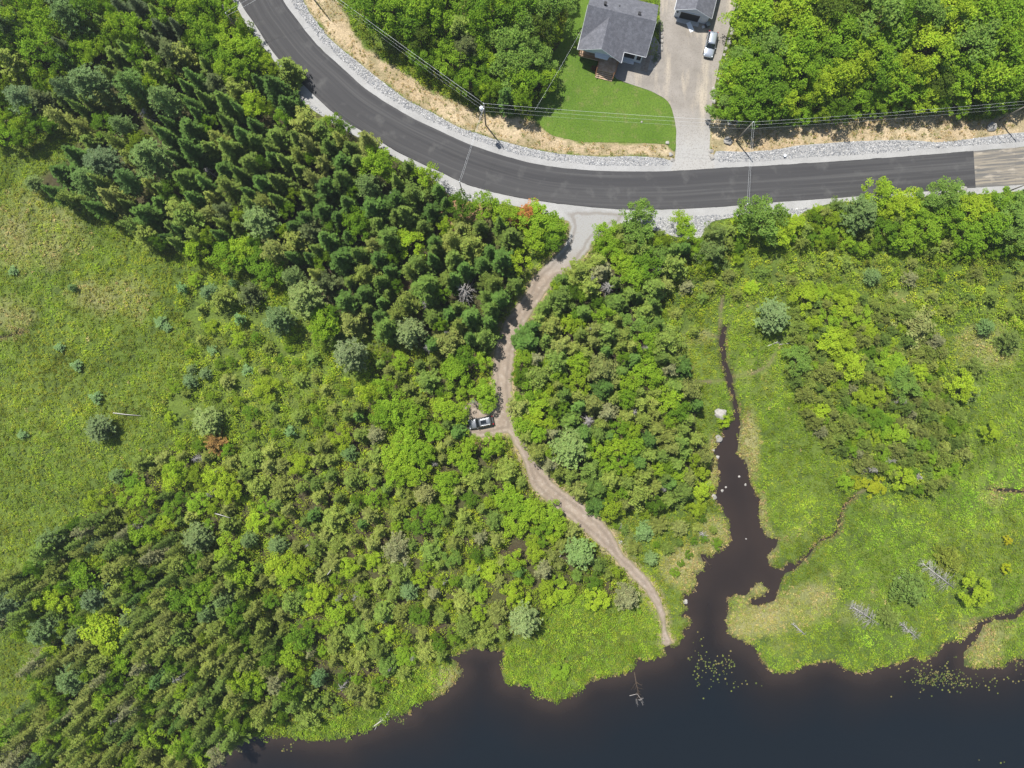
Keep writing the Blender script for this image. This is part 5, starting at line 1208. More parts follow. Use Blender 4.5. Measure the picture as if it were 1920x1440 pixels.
def log(pts, rad, label, m='bleached', z=.25, twigs=0, name='fallen_log'):
    mb = MB(); q = [(*at(a, b), z + .1 * i) for i, (a, b) in enumerate(pts)]
    mb.tube(q, [rad * (1 - .6 * i / (len(q) - 1)) for i in range(len(q))], 6)
    a_, b_ = Vector(q[0]), Vector(q[-1])
    for k in range(twigs):
        s = .35 + .6 * r3.random(); p = a_.lerp(b_, s); az = math.atan2(b_.y - a_.y, b_.x - a_.x) + (1 if k % 2 else -1) * (.5 + .6 * r3.random()); l_ = (.5 + .7 * r3.random()) * (1.3 - s) * 1.6
        mb.tube([p, (p.x + math.cos(az) * l_, p.y + math.sin(az) * l_, p.z + .15 * r3.random())], [rad * .4, rad * .12], 4)
        p2 = (p.x + math.cos(az) * l_ * .6, p.y + math.sin(az) * l_ * .6, p.z + .05); mb.tube([p2, (p2[0] + math.cos(az + .8) * l_ * .35, p2[1] + math.sin(az + .8) * l_ * .35, p2[2] + .1)], [rad * .2, rad * .06], 3)
    return tag(mb.build(name, M[m], None, True), label, 'log', 'fallen logs and branches')
log([(215, 774), (240, 777), (268, 779)], .10, 'white bare log lying in the left meadow above the lone pine', z=.45)
log([(1495, 748), (1520, 749), (1543, 748)], .08, 'straight pale log at the left edge of the right shrub patch')
log([(1460, 646), (1480, 644), (1497, 645)], .08, 'pale log below the lone round pine, right piece', twigs=2)
log([(1436, 650), (1448, 645), (1458, 640)], .09, 'forked pale log below the lone round pine, left piece', twigs=4)
log([(1642, 643), (1660, 639), (1675, 636)], .12, 'grey log in a gap at the top of the right shrub patch', twigs=3)
log([(1640, 621), (1655, 617), (1672, 613)], .2, 'thick silvery log above another in the right shrub patch', twigs=5)
log([(1640, 768), (1665, 762), (1690, 758)], .08, 'thin pale log crossing the middle of the right shrub patch', twigs=3)
log([(1586, 767), (1600, 764), (1612, 763)], .08, 'short pale log in the left part of the right shrub patch')
log([(1684, 670), (1694, 671), (1702, 669)], .08, 'short white log among shrubs right of the yellow bush')
log([(700, 1362), (716, 1350), (732, 1330)], .14, 'pale fallen trunk reaching from the shore into the lake', z=.1, twigs=7)
log([(702, 1370), (707, 1360), (715, 1352)], .06, 'thin branch in the water at the tip of the fallen trunk', z=-.3, twigs=2)
log([(1190, 1262), (1194, 1285), (1200, 1312)], .12, 'submerged bleached branch with forked twigs off the bright peninsula', 'bark', z=-.42, twigs=12)
log([(1181, 1306), (1195, 1302), (1207, 1318)], .07, 'twiggy end of the sunken branch off the bright peninsula', 'deadwood', z=-.34, twigs=8)
log([(1318, 1045), (1327, 1055), (1334, 1065)], .10, 'reddish broken branch sticking out at the creek bank', 'bark', z=-.1, twigs=5)
log([(720, 530), (728, 540), (742, 552)], .10, 'reddish bare log on the floor of the dark stand', z=.6)
log([(1045, 1047), (1050, 1040), (1053, 1036)], .08, 'pale stick left of the blue-green pine by the lower path', z=.8)
log([(1775, 132), (1783, 128), (1793, 123)], .16, 'pale bent trunk showing under the upper right trees, left one', z=2.5)
log([(1799, 156), (1822, 138), (1848, 115)], .12, 'long pale trunk showing under the upper right trees, right one', z=2.5)
log([(1742, 172), (1743, 160), (1744, 148)], .14, 'upright tan trunk showing at the edge of the upper right trees', z=1.5)
log([(415, 957), (430, 961), (444, 965)], .10, 'white stick pointing out of the lower forest canopy', z=3)
log([(623, 1068), (628, 1062), (630, 1057)], .09, 'white snag tip among the olive spruces right of the yellow shrubs', z=3.5)
log([(1228, 1043), (1240, 1050), (1250, 1060)], .02, 'thin dry stalk right of the lower path')if False else None
# bleached leaning dead trees of the marsh: lying crowns
def snag(px0, py0, px1, py1, R, label, n=60, name='dead_tree', z1=1.6):
    a = Vector((*at(px0, py0), .05)); b = Vector((*at(px1, py1, z1), z1)); mb = MB()
    ax_ = (b - a); Ln = ax_.length; ax_.normalize(); u = ax_.orthogonal().normalized(); v = ax_.cross(u)
    mb.tube([a, a.lerp(b, .5), b], [.11, .08, .02], 6)
    for k in range(n):
        s = .12 + .86 * r3.random(); th = r3.random() * 6.283; L_ = R * (.5 + .6 * r3.random()) * (1.15 - s * .7)
        o_ = (u * math.cos(th) + v * math.sin(th)); p = a.lerp(b, s); e = p + o_ * L_ + ax_ * L_ * .55
        if e.z < .03: e.z = .05 + .2 * r3.random()
        mb.tube([p, p.lerp(e, .5) + ax_ * .04, e], [.026, .018, .006], 4)
        for q in range(5):
            t_ = .35 + .55 * r3.random(); p2 = p.lerp(e, t_); e2 = p2 + (e - p).normalized().lerp(Vector(r3.normal(size=3)).normalized(), .55) * L_ * .35; e2.z = max(e2.z, .05)
            mb.tube([p2, e2], [.012, .005], 3)
    return tag(mb.build(name, M['bleached'], None, True), label, 'dead tree', 'grey dead trees')
snag(1788, 1102, 1730, 1056, 2.7, 'bleached bare dead tree fanned out in the marsh, largest and whitest', 110)
snag(1648, 1170, 1596, 1136, 2.5, 'bleached grey brush heap of a dead tree in the marsh', 120)
snag(1722, 1198, 1690, 1170, 1.6, 'greyish dead brush below the olive spruces of the marsh', 70)
snag(1512, 1192, 1484, 1168, .9, 'small bare forked snag in the tan marsh', 26)
snag(1678, 1092, 1688, 1082, .6, 'tiny bare snag left of the large olive marsh spruce', 14)
snag(1320, 1010, 1317, 998, 1.0, 'small grey snag among yellow shrubs by the creek bank', 40)
for k, (a, b, R, w_) in enumerate([(735, 365, 1.2, 'below the road bend in the dark stand'), (885, 755, .9, 'above the dark parked car'), (855, 768, .8, 'left of the dark parked car'), (1010, 690, 0, ''), (840, 640 - 20, .9, 'left of the large olive crown beside the path'), (795, 568, 1.3, 'with a long bare branch in the dark stand'), (800, 655, 1.3, 'below the wide pale pine'), (1110, 530, 1.0, 'with pinkish twigs at the upper end of the middle stand'), (1110, 618, .8, 'in a gap of the middle stand'), (1210, 648, .9, 'between two green crowns of the middle stand'), (840, 830, .8, 'below the dark parked car'), (812, 872, .8, 'right of the lime leafy clumps'), (790, 905, .8, 'above the greyish pale pine'), (370, 860, 1.2, 'below the round pale pine'), (405, 880, .9, 'below the rusty-topped spruce'), (390, 925, .9, 'left of the white stick in the lower forest'), (575, 1025, .8, 'among olive spruces above the yellow shrubs'), (635, 1125, .9, 'right of the yellow shrubs in the lower forest'), (725, 1160, .8, 'left of the teal pine above the lake'), (665, 1118, .8, 'in the middle of the lower forest'), (757, 1058, .7, 'above the teal pine over the lake'), (832, 1095, .8, 'right of the teal pine over the lake'), (900, 1068, .7, 'in the forest above the little bay'), (645, 1285, 1.3, 'near the fallen trunk by the shore'), (730, 1250, 1.2, 'above the shore left of the little bay'), (770, 1235, .8, 'just left of the little bay'), (228, 1290, 1.1, 'below the broadest pine of the lower left corner'), (255, 990, 1.1, 'in the lower left forest by a bright leafy clump'), (258, 1070, 1.2, 'beside a slender olive spruce of the lower left forest'), (295, 1175, 1.0, 'beside the pale pine of the lower left stand'), (180, 1237, .9, 'above the broadest pine of the lower left corner'), (1530, 75, 1.3, 'in a dark gap of the upper right woods'), (1040, 875, 1.6, 'greyish with fine twigs beside the path bend'), (1190, 770, 1.2, 'in the middle of the stand right of the path'), (1635, 880, 1.0, 'at the lower left of the right shrub patch'), (1670, 865, .9, 'at the lower edge of the right shrub patch'), (430, 30, 1.9, 'beside the road near the top edge'), (1248, 918, .8, 'near the lower end of the middle stand')]):
    if R == 0: continue
    hh = 4.5; h_ = (5.5 if b < 700 else 4.5)
    o = obj('dead_tree', PROTO['dead'][k % 4]['mesh']); wx, wy = at(a, b, h_ * .7); o.location = (wx, wy, 0); s = R / 1.6; o.scale = (s, s, h_ / 5. * (1.25 if b < 650 else 1.0)); o.rotation_euler = (.08, .05, k * 1.3)
    tag(o, f"grey bare dead tree {w_}", 'dead tree', 'grey dead trees')

# ------------------------------------------------------------------ utility poles and wires
def pole(px, py, h, label, arm=None, parts=(), r=.16):
    wx, wy = at(px, py); e = empty('utility_pole', (wx, wy, 0), 0, label, 'utility pole', 'wooden utility poles beside the road')
    MB().tube([(0, 0, -.5), (0, 0, h)], [r, r * .62], 10).build('post', M['polewood'], e, True)
    if arm is not None:
        ca, sa = math.cos(arm), math.sin(arm)
        mb = MB(); mb.box(-1.1, 1.1, -.06, .06, h - .5, h - .38, 0); o = mb.build('crossarm', M['polewood'], e); o.rotation_euler = (0, 0, arm)
        for k in (-1, 0, 1):
            MB().tube([(k * 1.0 * ca, k * 1.0 * sa, h - .38), (k * 1.0 * ca, k * 1.0 * sa, h - .2), (k * 1.0 * ca, k * 1.0 * sa, h - .1)], [.05, .09, .04], 8).build('insulator', M['insul'], e, True)
    else:
        MB().tube([(0, 0, h), (0, 0, h + .12), (0, 0, h + .28)], [.06, .10, .05], 8).build('insulator', M['insul'], e, True)
    if 'transformer' in parts:
        tr = MB().tube([(-.45, -.30, h - 2.2), (-.45, -.30, h - 2.15), (-.45, -.30, h - .95), (-.45, -.30, h - .85)], [.30, .36, .36, .28], 16).build('transformer', M['metal'], e, True)
        MB().tube([(-.45, -.30, h - .85), (-.45, -.30, h - .55)], [.07, .05], 8).build('bushing', M['insul'], tr, True)
        MB().box(-.3, 0, -.2, -.1, h - 1.9, h - 1.75).build('bracket', M['metal'], e)
    return (wx, wy, h)
pA = pole(911, 235, 10.2, 'wooden pole with grey transformer on the sandy bank above the road bend', None, ('transformer',))
pB = pole(1380, 264, 9.4, 'leaning-looking wooden pole right of the driveway mouth', None)
pC = pole(1873, 226, 9.4, 'wooden pole on the sandy bank at the far right', None)
pD = pole(1375, 403, 8.0, 'wooden pole below the road opposite the one right of the driveway', None, (), .13)
pE = pole(867, 361, 7.0, 'short dark pole on the inner shoulder of the road bend', None, (), .12)
pF = pole(1877, 364, 8.5, 'wooden pole at the lower edge of the old pavement', None, (), .14)
pG = pole(588, -2, 9.5, 'wooden pole at the top edge beside the sandy bank', None)
pH = pole(452, 62, 7.0, 'short pole hidden among trees left of the road near the top', None, (), .12)
def wire(a, b, sag, label, rad=.022, m='wire', off=(0, 0, 0), group='overhead wires'):
    a = Vector(a) + Vector(off); b = Vector(b) + Vector(off); pts = []
    for i in range(17):
        t_ = i / 16; p = a.lerp(b, t_); p.z -= sag * 4 * t_ * (1 - t_); pts.append(p)
    return tag(MB().tube(pts, rad, 5).build('power_line', M[m], None, True), label, 'wire', group)
top = lambda p, dz=.2: (p[0], p[1], p[2] + dz)
wire(top(pG), top(pA), .5, 'bright top wire from the top edge to the transformer pole', .015)
wire(top(pA), top(pB), .5, 'bright top wire over the lawn from the transformer pole to the drive pole', .013)
wire(top(pB), top(pC), .6, 'top wire from the drive pole to the far right pole', .010)
for dz, lab, mk, rad in ((-1.4, 'upper thin twisted cable', 'wire', .009), (-3.2, 'lower grey cable', 'cable', .008)):
    wire(top(pG, dz), top(pA, dz), .5, f"{lab} from the top edge to the transformer pole", rad, mk)
    wire(top(pA, dz), top(pB, dz), .6, f"{lab} over the lawn to the drive pole", rad, mk)
    wire(top(pB, dz), top(pC, dz), .6, f"{lab} from the drive pole to the far right pole", rad, mk)
wire(top(pB), top(pD), .2, 'left one of two wires crossing the road at the driveway', .011, off=(-.12, 0, 0)); wire(top(pB), top(pD), .35, 'right one of two wires crossing the road at the driveway', .011, off=(.22, 0, 0))
wire(top(pA, -1.2), top(pE), .2, 'left one of two wires crossing the road bend', .011, off=(-.1, 0, 0)); wire(top(pA, -.2), top(pE), .3, 'right one of two wires crossing the road bend', .011, off=(.18, 0, 0))
wire(top(pG), top(pH), .2, 'upper wire crossing the road at the top left', .011, off=(0, .15, 0)); wire(top(pG, -.6), top(pH, -.3), .3, 'lower wire crossing the road at the top left', .011, off=(0, -.25, 0))
wire(top(pC), top(pF), .2, 'thin wire crossing the road over the old pavement', .009)
sx, sy = at(1100, 38, 4.3); wire((sx, sy, 4.3), (at(1003, 206, 8.6)[0], at(1003, 206, 8.6)[1], 8.55), .7, 'service cable from the house to the wires over the lawn', .012, 'wire')

# ------------------------------------------------------------------ house
th = math.radians(-13.7)
house = empty('house', (*at(1104, 9, 7.5), 0), th, 'dark grey shingle-roofed white house with a cedar deck above the lawn', 'house')
# local axes: x along the ridge to the right, y up-slope to the north; ridge at y=0
RZ, EZ = 7.5, 4.0
def slab(mb, q, t_=.18):
    q = [Vector(v) for v in q]; n = (q[1] - q[0]).cross(q[2] - q[0]).normalized()
    if n.z < 0: n = -n
    lo = [v - n * t_ for v in q]; k = len(q)
    ar = sum(q[i].x * q[(i + 1) % k].y - q[(i + 1) % k].x * q[i].y for i in range(k))
    if ar < 0: q.reverse(); lo.reverse()
    mb.add(q + lo, [tuple(range(k)), tuple(reversed(range(k, 2 * k)))] + [(i, i + k, (i + 1) % k + k, (i + 1) % k) for i in range(k)])
mb = MB()
slab(mb, [(-.1, 0, RZ), (12.3, 0, RZ), (12.3, -4.85, EZ), (-.1, -4.85, EZ)])
slab(mb, [(-.1, 0, RZ), (12.3, 0, RZ), (12.3, 4.85, EZ), (-.1, 4.85, EZ)])
zw = 6.85
slab(mb, [(4.05, -.9, zw), (4.05, -6.65, zw), (-.105, -6.45, EZ + .002), (-.105, -3.2, EZ + .002)], .16)
slab(mb, [(4.05, -.9, zw), (4.05, -6.65, zw), (8.15, -6.95, EZ + .002), (8.15, -3.2, EZ + .002)], .16)
roof = mb.build('roof', M['roof'], house)
for a, b in ((2.6, .9), (8.9, .55)):
    v = MB(); v.box(a, a + .42, b, b + .42, 6.6, 7.35); v.box(a - .06, a + .48, b - .06, b + .48, 7.352, 7.42); v.build('roof_vent', M['black'], roof, bevel=.02)
v = MB(); v.tube([(5.4, 1.7, 6.0), (5.4, 1.7, 6.75)], .07, 8); v.build('vent_pipe', M['black'], roof)
fb = MB()
fb.box(-.14, -.11, -4.85, 4.85, 3.7, 3.72)
def rake(mb, p, q, w=.035, hgt=.2):
    p, q = Vector(p), Vector(q); mb.tube([p, q], w, 4)
rake(fb, (-.15, -4.85, EZ - .06), (-.15, 0, RZ - .06)); rake(fb, (12.35, -4.85, EZ - .06), (12.35, 0, RZ - .06)); rake(fb, (-.15, -6.47, EZ - .08), (4.05, -6.70, zw - .06)); rake(fb, (8.2, -6.98, EZ - .08), (4.05, -6.70, zw - .06)); rake(fb, (-.16, -6.45, EZ - .06), (-.16, -3.2, EZ - .06), .06); rake(fb, (8.2, -4.90, EZ - .06), (12.3, -4.90, EZ - .06), .06)
rake(fb, (8.21, -6.95, EZ - .06), (8.21, -4.9, EZ - .06), .06)
fb.build('gutter', M['trim'], house)
w = MB(); w.box(.4, 11.8, -4.35, 4.35, 0, 3.9)
w.add([(.4, -4.35, 3.9), (.4, 4.35, 3.9), (.4, 0, 7.1), (11.8, -4.35, 3.9), (11.8, 4.35, 3.9), (11.8, 0, 7.1)], [(0, 2, 1), (3, 4, 5)])
w.build('wall', M['siding'], house)
w = MB(); w.add([(.35, -6.0, 3.35), (7.75, -6.0, 3.35), (7.75, -6.0, 4.05), (4.05, -6.0, 6.55), (.35, -6.0, 4.05), (.35, -5.88, 3.35), (7.75, -5.88, 3.35), (7.75, -5.88, 4.05), (4.05, -5.88, 6.55), (.35, -5.88, 4.05)], [(0, 1, 2, 3, 4), (9, 8, 7, 6, 5), (0, 5, 6, 1), (1, 6, 7, 2), (2, 7, 8, 3), (3, 8, 9, 4), (4, 9, 5, 0)])
w.build('gable', M['siding'], house)
def hwindow(x0, x1, z0, z1, y=-4.35, pane=2):
    f = MB(); f.box(x0 - .08, x1 + .08, y - .05, y - .001, z0 - .08, z1 + .08); fo = f.build('window', M['black'], house)
    g = MB()
    for k in range(pane):
        a = x0 + (x1 - x0) * k / pane + .04; b = x0 + (x1 - x0) * (k + 1) / pane - .04; g.box(a, b, y - .062, y - .045, z0 + .04, z1 - .04)
    g.build('pane', M['glass'], fo)
    s = MB(); s.box(x0 - .12, x1 + .12, y - .16, y - .052, z0 - .16, z0 - .085); s.build('sill', M['trim'], fo)
hwindow(8.35, 10.3, 1.3, 3.2, pane=3); hwindow(10.9, 11.5, 1.3, 2.9, pane=1); hwindow(1.2, 3.0, 1.9, 3.1, pane=2)
d = MB(); d.box(5.4, 6.4, -4.42, -4.351, 1.16, 3.25); dd = d.build('door', M['black'], house); k_ = MB(); k_.box(6.2, 6.28, -4.50, -4.42, 2.1, 2.2); k_.build('handle', M['metal'], dd)
# lower bay right end with dark planter window
w = MB(); w.box(8.2, 10.6, -4.9, -4.36, 0, .45); w.build('ledge', M['trim'], house)
# deck with rails and steps
dk = MB(); dk.box(.2, 4.1, -6.2, -4.36, .95, 1.15); dk.box(4.1, 7.7, -7.9, -4.36, .96, 1.152)
for i in range(4): dk.box(4.2, 7.4, -8.14 - .26 * i, -7.9 - .26 * i, .85 - .22 * i - .09, .85 - .22 * i)
deck = dk.build('deck', M['deckwood'], house)
rl = MB()
def railing(mb, a, b, zb, zt, n):
    a, b = Vector(a), Vector(b)
    mb.tube([(a.x, a.y, zt), (b.x, b.y, zt)], .06, 4); mb.tube([(a.x, a.y, zb + .12), (b.x, b.y, zb + .12)], .03, 4)
    for i in range(n + 1):
        p = a.lerp(b, i / n); mb.tube([(p.x, p.y, zb), (p.x, p.y, zt)], .035 if i % 5 else .06, 4)
railing(rl, (.25, -6.15), (4.1, -6.15), 1.15, 2.1, 20); railing(rl, (.25, -6.15), (.25, -4.5), 1.15, 2.1, 8); rl.build('railing', M['rail'], deck); rl = MB(); railing(rl, (4.15, -7.85), (4.15, -6.2), 1.15, 2.1, 8); rl.build('railing', M['rail'], deck); rl = MB(); railing(rl, (7.65, -7.85), (7.65, -4.6), 1.15, 2.1, 14)
rl.build('railing', M['rail'], deck); rl = MB()
rl.build('railing', M['rail'], deck)
for xs in (4.15, 7.45):
    rl = MB(); rl.tube([(xs, -7.9, 2.1), (xs, -8.9, 1.15)], .06, 4)
    for i in range(4): rl.tube([(xs, -7.95 - .28 * i, .8 - .18 * i), (xs, -7.95 - .28 * i, 2.05 - .2 * i)], .03, 4)
    rl.build('handrail', M['rail'], deck)
for a, b in ((.3, -6.0), (4.05, -6.0), (7.7, -6.0)):
    MB().box(a - .08, a + .08, b - .082, b + .06, 1.15, 3.35).build('post', M['rail'], house)
MB().box(.35, 7.75, -6.06, -6.005, 3.2, 3.38).build('beam', M['trim'], house)
# small pent roof over the steps
mb = MB(); slab(mb, [(3.0, -5.9, 3.5), (5.9, -5.9, 3.5), (5.6, -6.75, 3.3), (3.3, -6.75, 3.3)], .1); mb.build('porch_roof', M['trim'], house)
# paved walk and garden border right of the house
def L2W(x, y): return (house.location.x + x * math.cos(th) - y * math.sin(th), house.location.y + x * math.sin(th) + y * math.cos(th))
wk = MB(); wk.prism([L2W(*q) for q in ((12.5, -5.3), (14.6, -5.0), (14.7, -.2), (12.5, 2.0))], .07, .10); tag(wk.build('walkway', M['slab'], None), kind='structure')
wk = MB(); wk.prism([L2W(*q) for q in ((12.15, -5.6), (13.4, -5.7), (13.6, -3.2), (13.3, -1.6), (12.6, .5), (12.2, .5))], .101, .14); tag(wk.build('garden_bed', M['soil'], None), kind='structure')
bm_ = MB(); 
for j in range(10):
    bm_.box(13.45, 14.65, -4.9 + .42 * j, -4.9 + .42 * j + .38, .105, .16)
pa = bm_.build('wooden_pallet_walk', M['slab'], None); pa.location = house.location; pa.rotation_euler = (0, 0, th); tag(pa, 'grey plank walk in the border right of the house', 'plank walk')
for k, (a, b, s) in enumerate([(1236, 46, .55), (1236, 55, .6), (1230, 108, .5), (1227, 114, .45)]):
    e = obj('shrub', PROTO['bush'][k % 5]['crown']); e.location = (*at(a, b), .1); e.scale = (s * .75, s * .75, s * .5); e.color = (.13, .17, .12, 1)
    tag(e, f"small grey-green garden shrub in the border beside the house, {['topmost', 'second from the top', 'third from the top', 'lowest'][k]}", 'shrub', 'garden shrubs in the house border')
e = obj('shrub', PROTO['bush'][1]['crown']); e.location = (*at(1114, 131), .05); e.scale = (.45, .45, .3); e.color = (.13, .05, .05, 1); tag(e, 'small purple-leaved bush left of the deck steps', 'shrub')

# ------------------------------------------------------------------ garage
gx, gy = at(1305, 16, 4.8)
garage = empty('garage', (gx, gy, 0), th, 'white garage with grey shingle roof and dark open door at the top of the drive', 'garage')
EG, RG = 2.9, 4.8
mb = MB(); slab(mb, [(0, 0, RG), (0, 9, RG), (-3.5, 9, EG), (-3.5, 0, EG)], .14); slab(mb, [(0, 0, RG), (0, 9, RG), (3.5, 9, EG), (3.5, 0, EG)], .14); mb.build('roof', M['roof'], garage)
fb = MB(); fb.tube([(-3.53, 0, EG - .07), (-3.53, 9, EG - .07)], .06, 4); fb.tube([(3.53, 0, EG - .07), (3.53, 9, EG - .07)], .06, 4); fb.tube([(-3.53, -.03, EG - .08), (0, -.03, RG - .08), (3.53, -.03, EG - .08)], .05, 4); fb.build('gutter', M['trim'], garage)
w = MB(); w.add([(x, y, z) for y in (.32, 8.7) for x, z in ((-3.1, 0), (3.1, 0), (3.1, 2.95), (0, 4.55), (-3.1, 2.95))], [(0, 1, 2, 3, 4), (9, 8, 7, 6, 5), (1, 6, 7, 2), (0, 4, 9, 5), (0, 5, 6, 1)]); w.build('wall', M['siding'], garage)
d = MB(); d.box(-2.15, 1.45, .26, .318, .05, 2.3); dd = d.build('doorway_shade', M['black'], garage)  # black panel stands in for the shaded interior of the open doorway
d = MB(); d.box(-2.3, -2.16, .22, .319, .02, 2.42); d.box(1.46, 1.6, .22, .319, .02, 2.42); d.box(-2.16, 1.46, .22, .319, 2.31, 2.42); d.build('frame', M['trim'], dd)
MB().box(-2.5, 1.8, -.55, .3, .06, .12).build('apron', M['concrete'], garage)
d = MB(); d.box(1.95, 2.8, .27, .318, .1, 2.1); d2 = d.build('side_door', M['trim'], garage); MB().box(2.05, 2.12, .22, .27, 1.0, 1.1).build('handle', M['metal'], d2)
MB().tube([(-2.75, .30, 1.9), (-2.75, .12, 1.95)], [.16, .12], 10).build('wall_lamp', M['black'], garage)
bn = empty('garbage_bin', (*at(1325, 50), .06), .4, 'dark wheeled garbage bin at the right corner of the garage', 'bin')
MB().add([(x * s, y * s, z) for z, s in ((.08, .8), (1.0, 1.0)) for x, y in ((-.33, -.36), (.33, -.36), (.33, .36), (-.33, .36))], [(3, 2, 1, 0), (4, 5, 6, 7), (0, 1, 5, 4), (1, 2, 6, 5), (2, 3, 7, 6), (3, 0, 4, 7)]).build('body', M['plastic'], bn, bevel=.03)
lid = mat('grey_lid', (.22, .24, .26), .5); MB().box(-.36, .36, -.40, .38, 1.002, 1.08).build('lid', lid, bn, bevel=.03)
for s in (-1, 1): MB().tube([(s * .28, .33, .1), (s * .36, .33, .1)], .1, 10).build('wheel', M['tyre'], bn)
b2 = empty('box', (*at(1318, 52), .06), .2, 'small grey box left of the garbage bin', 'box'); MB().box(-.2, .2, -.2, .2, 0, .35).build('body', M['metal'], b2, bevel=.02)
bd = MB(); bd.box(-.42, .42, -.95, .95, 0, .05); o = bd.build('white_board', M['paper'], None, bevel=.01); o.location = (*at(1294, 51), .075); o.rotation_euler = (0, 0, math.radians(25)); tag(o, 'white rectangular board lying flat on the driveway before the garage', 'board')
hb = empty('riprap_pail', (*at(1470, 293), .06), 0, 'small dark object lying on the gravel shoulder right of the driveway', 'bucket'); hb.name = 'bucket'
MB().tube([(0, 0, 0), (0, 0, .4)], [.22, .28], 12).build('body', M['black'], hb); MB().tube([(0, 0, .4), (0, 0, .44)], [.29, .29], 12).build('lid', M['metal'], hb)

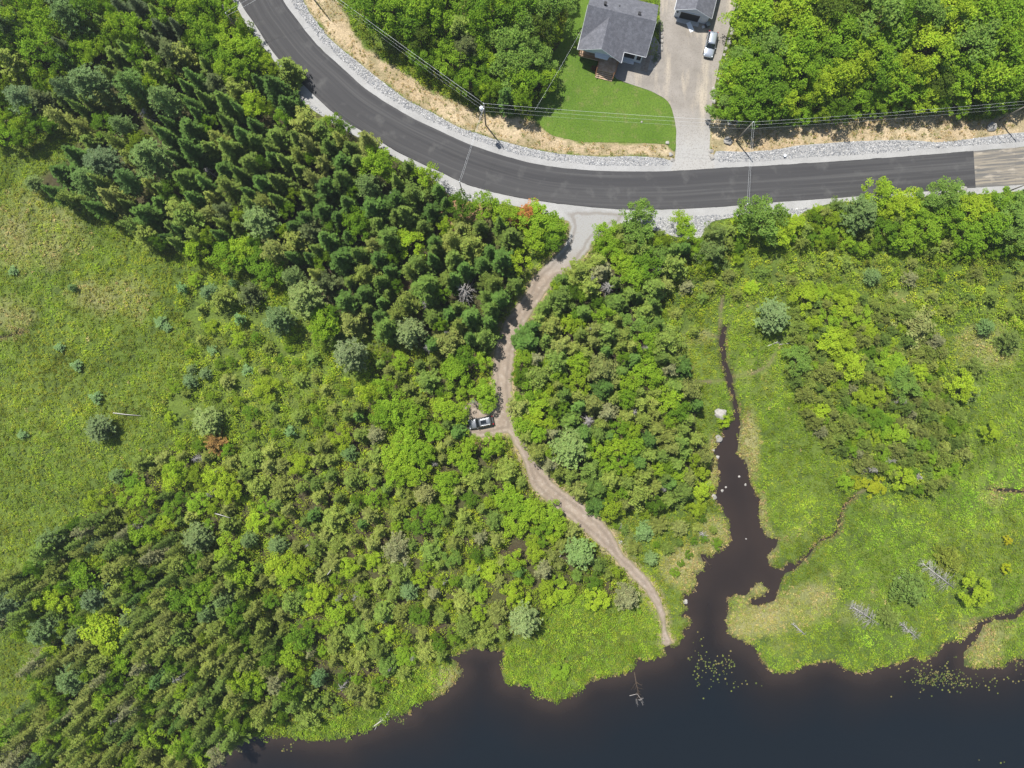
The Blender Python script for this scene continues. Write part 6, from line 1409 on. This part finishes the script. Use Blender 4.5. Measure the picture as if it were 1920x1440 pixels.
# ------------------------------------------------------------------ cars
def car(px, py, heading, paintm, label, L_=4.75, Wd=1.86, Ht=1.68, wagon=False, sun_roof=False, zc=.06):
    wx, wy = at(px, py, .8); e = empty('parked_car', (wx, wy, zc), heading, label, 'car', 'parked cars')
    hw = Wd / 2
    # body: stations from rear (-) to front (+)
    st = [(-.50, .74, .42, .72), (-.485, .90, .30, .92), (-.44, .975, .25, 1.02), (-.34, 1.0, .22, 1.03), (-.15, 1.0, .20, 1.02), (.05, 1.0, .20, 1.01), (.18, 1.0, .20, 1.01), (.30, .99, .22, .98), (.40, .965, .24, .92), (.455, .90, .28, .82), (.488, .78, .34, .70), (.50, .60, .42, .60)]
    V, F = [], []
    prof = lambda w, zb, zt: [(-w * .86, zb), (-w, zb + (zt - zb) * .25), (-w, zb + (zt - zb) * .70), (-w * .95, zt - .05), (-w * .80, zt), (-w * .4, zt + .035), (0, zt + .045), (w * .4, zt + .035), (w * .80, zt), (w * .95, zt - .05), (w, zb + (zt - zb) * .70), (w, zb + (zt - zb) * .25), (w * .86, zb)]
    for x, w, zb, zt in st: V += [(x * L_, y, z) for y, z in prof(w * hw, zb, zt)]
    k = 13
    for i in range(len(st) - 1):
        for j in range(k - 1): a = i * k + j; F.append((a, a + k, a + k + 1, a + 1))
        F.append((i * k, i * k + k - 1, (i + 1) * k + k - 1, (i + 1) * k))
    F.append(tuple(range(k))); F.append(tuple(reversed(range(len(V) - k, len(V)))))
    mb = MB(); mb.add(V, F); body = mb.build('body', paintm, e, True)
    import bmesh
    bm = bmesh.new(); bm.from_mesh(body.data); bmesh.ops.recalc_face_normals(bm, faces=bm.faces); bm.to_mesh(body.data); bm.free()
    s = body.modifiers.new('s', 'SUBSURF'); s.levels = 1; s.render_levels = 2
    # greenhouse
    xr0, xr1, xf1, xf0 = -.455 * L_, -.385 * L_, .075 * L_, .205 * L_
    zb, zt = 1.0, Ht - .06
    def ring(xa, xb, w, z, rr=.12): return [(xa + rr, -w, z), (xb - rr, -w, z), (xb, -w + rr * 1.6, z), (xb, w - rr * 1.6, z), (xb - rr, w, z), (xa + rr, w, z), (xa, w - rr, z), (xa, -w + rr, z)]
    lo = ring(xr0, xf0, hw * .90, zb); hi = ring(xr1, xf1, hw * .72, zt)
    g = MB(); g.add(lo + hi, [(i, (i + 1) % 8, (i + 1) % 8 + 8, i + 8) for i in range(8)] + [tuple(range(8, 16))]); g.build('windows', M['glass'], e)
    # roof panel, slightly domed
    V, F = [], []; nx, ny = 7, 6
    for i in range(nx):
        x = xr1 - .06 + (xf1 - xr1 + .03) * i / (nx - 1)
        for j in range(ny):
            t_ = j / (ny - 1) * 2 - 1; wv = hw * (.745 - .03 * (abs(i / (nx - 1) * 2 - 1) ** 4)); V.append((x, t_ * wv, zt + .01 + .055 * (1 - t_ * t_) * (1 - .3 * (i / (nx - 1) * 2 - 1) ** 4)))
    for i in range(nx - 1):
        for j in range(ny - 1): a = i * ny + j; F.append((a, a + ny, a + ny + 1, a + 1))
    mb = MB(); mb.add(V, F); roof = mb.build('roof', paintm, e, True); sm = roof.modifiers.new('t', 'SOLIDIFY'); sm.thickness = .045; sm.offset = -1
    # pillars
    pm = MB()
    for sg in (-1, 1):
        pm.tube([(xf0 - .12, sg * hw * .885, zb), (xf1 - .12, sg * hw * .725, zt)], .038, 5); pm.tube([(xr0 + .14, sg * hw * .885, zb), (xr1 + .10, sg * hw * .725, zt)], .055, 5)
        for xm in (-.02, -.24): pm.tube([(xm * L_, sg * hw * .905, zb), (xm * L_ - .03, sg * hw * .735, zt)], .03, 5)
    pm.build('pillar', paintm if not wagon else M['black'], e)
    for sg in (-1, 1):
        MB().tube([(xr1 + .05, sg * hw * .66, zt + .05), (xr1 + .15, sg * hw * .66, zt + .11), (xf1 - .35, sg * hw * .66, zt + .11), (xf1 - .2, sg * hw * .66, zt + .04)], .024, 5).build('roof_rail', M['black'] if not wagon else M['metal'], e)
        MB().add([(x, y, z) for z in (1.0, 1.14) for x, y in ((.145 * L_, sg * hw * .97), (.175 * L_, sg * hw * .97), (.165 * L_, sg * hw * 1.13), (.14 * L_, sg * hw * 1.13))], [(0, 1, 2, 3), (7, 6, 5, 4), (0, 4, 5, 1), (1, 5, 6, 2), (2, 6, 7, 3), (3, 7, 4, 0)]).build('side_mirror', paintm, e, bevel=.02)
        MB().box(.425 * L_, .475 * L_, sg * hw * .76 - .16, sg * hw * .76 + .13, .70, .83).build('headlight', M['lamp'], e, bevel=.03)
        MB().box(-.492 * L_, -.455 * L_, sg * hw * .80 - .11, sg * hw * .80 + .11, .78, 1.0).build('taillight', M['taillamp'], e, bevel=.02)
        for xw in (-.30, .315):
            t_ = MB().tube([(xw * L_, sg * (hw - .20), .33), (xw * L_, sg * (hw - .17), .33), (xw * L_, sg * (hw + .005), .33), (xw * L_, sg * (hw + .02), .33)], [.30, .335, .335, .29], 20).build('wheel', M['tyre'], e, True)
            MB().tube([(xw * L_, sg * (hw + .015), .33), (xw * L_, sg * (hw + .028), .33)], [.215, .19], 14).build('rim', M['rim'], t_)
    if sun_roof:
        o = MB().box(-.22 * L_, .0 * L_, -hw * .36, hw * .36, zt + .062, zt + .078).build('sunroof', M['glass'], e, bevel=.02)
        ct = MB()
        for k in range(3): ct.tube([(-.20 * L_ + .42 * k, -hw * .66, zt + .115), (-.20 * L_ + .42 * k, hw * .66, zt + .115)], .018, 4)
        ct.build('roof_rack', M['black'], e)
    else:
        MB().tube([(xr1 + .12, 0, zt + .03), (xr1 + .05, 0, zt + .13)], [.04, .015], 5).build('antenna', M['black'], e)
    MB().box(-.512 * L_, -.47 * L_, -hw * .8, hw * .8, .36, .52).build('bumper', M['black'], e, bevel=.04)
    MB().box(.472 * L_, .508 * L_, -hw * .62, hw * .62, .36, .55).build('grille', M['black'], e, bevel=.04)
    # windscreen wipers
    MB().tube([(xf0 + .03, -.3, zb + .05), (xf0 - .1, .25, zb + .12)], .012, 4).build('wiper', M['black'], e)
    return e
hd = math.atan2(-(605 - 335), (1510 - 1570))
car(1332.7, 83.0, hd, M['silver'], 'silver sport utility car parked on the gravel driveway by the garage', 4.85, 1.92, 1.70)
hd2 = math.atan2(-100, -490)
car(901.5, 792, hd2, M['greyp'], 'dark grey wagon with roof rack parked on the dirt spur of the forest path', 4.75, 1.84, 1.62, True, True)

# hide the helper meshes' users: none are linked besides the placed ones

# ------------------------------------------------------------------ thin summer haze
hm = bpy.data.materials.new('haze'); hm.use_nodes = True; hn = hm.node_tree; hn.nodes.clear()
ho = hn.nodes.new('ShaderNodeOutputMaterial'); hv = hn.nodes.new('ShaderNodeVolumePrincipled')
hv.inputs['Color'].default_value = (.90, .95, 1, 1); hv.inputs['Density'].default_value = HAZE; hv.inputs['Anisotropy'].default_value = .3
hn.links.new(hv.outputs[0], ho.inputs['Volume'])
hb_ = MB(); hb_.box(-2800, 2800, -2800, 2800, -8, H + 8); tag(hb_.build('haze', hm, None), kind='stuff')
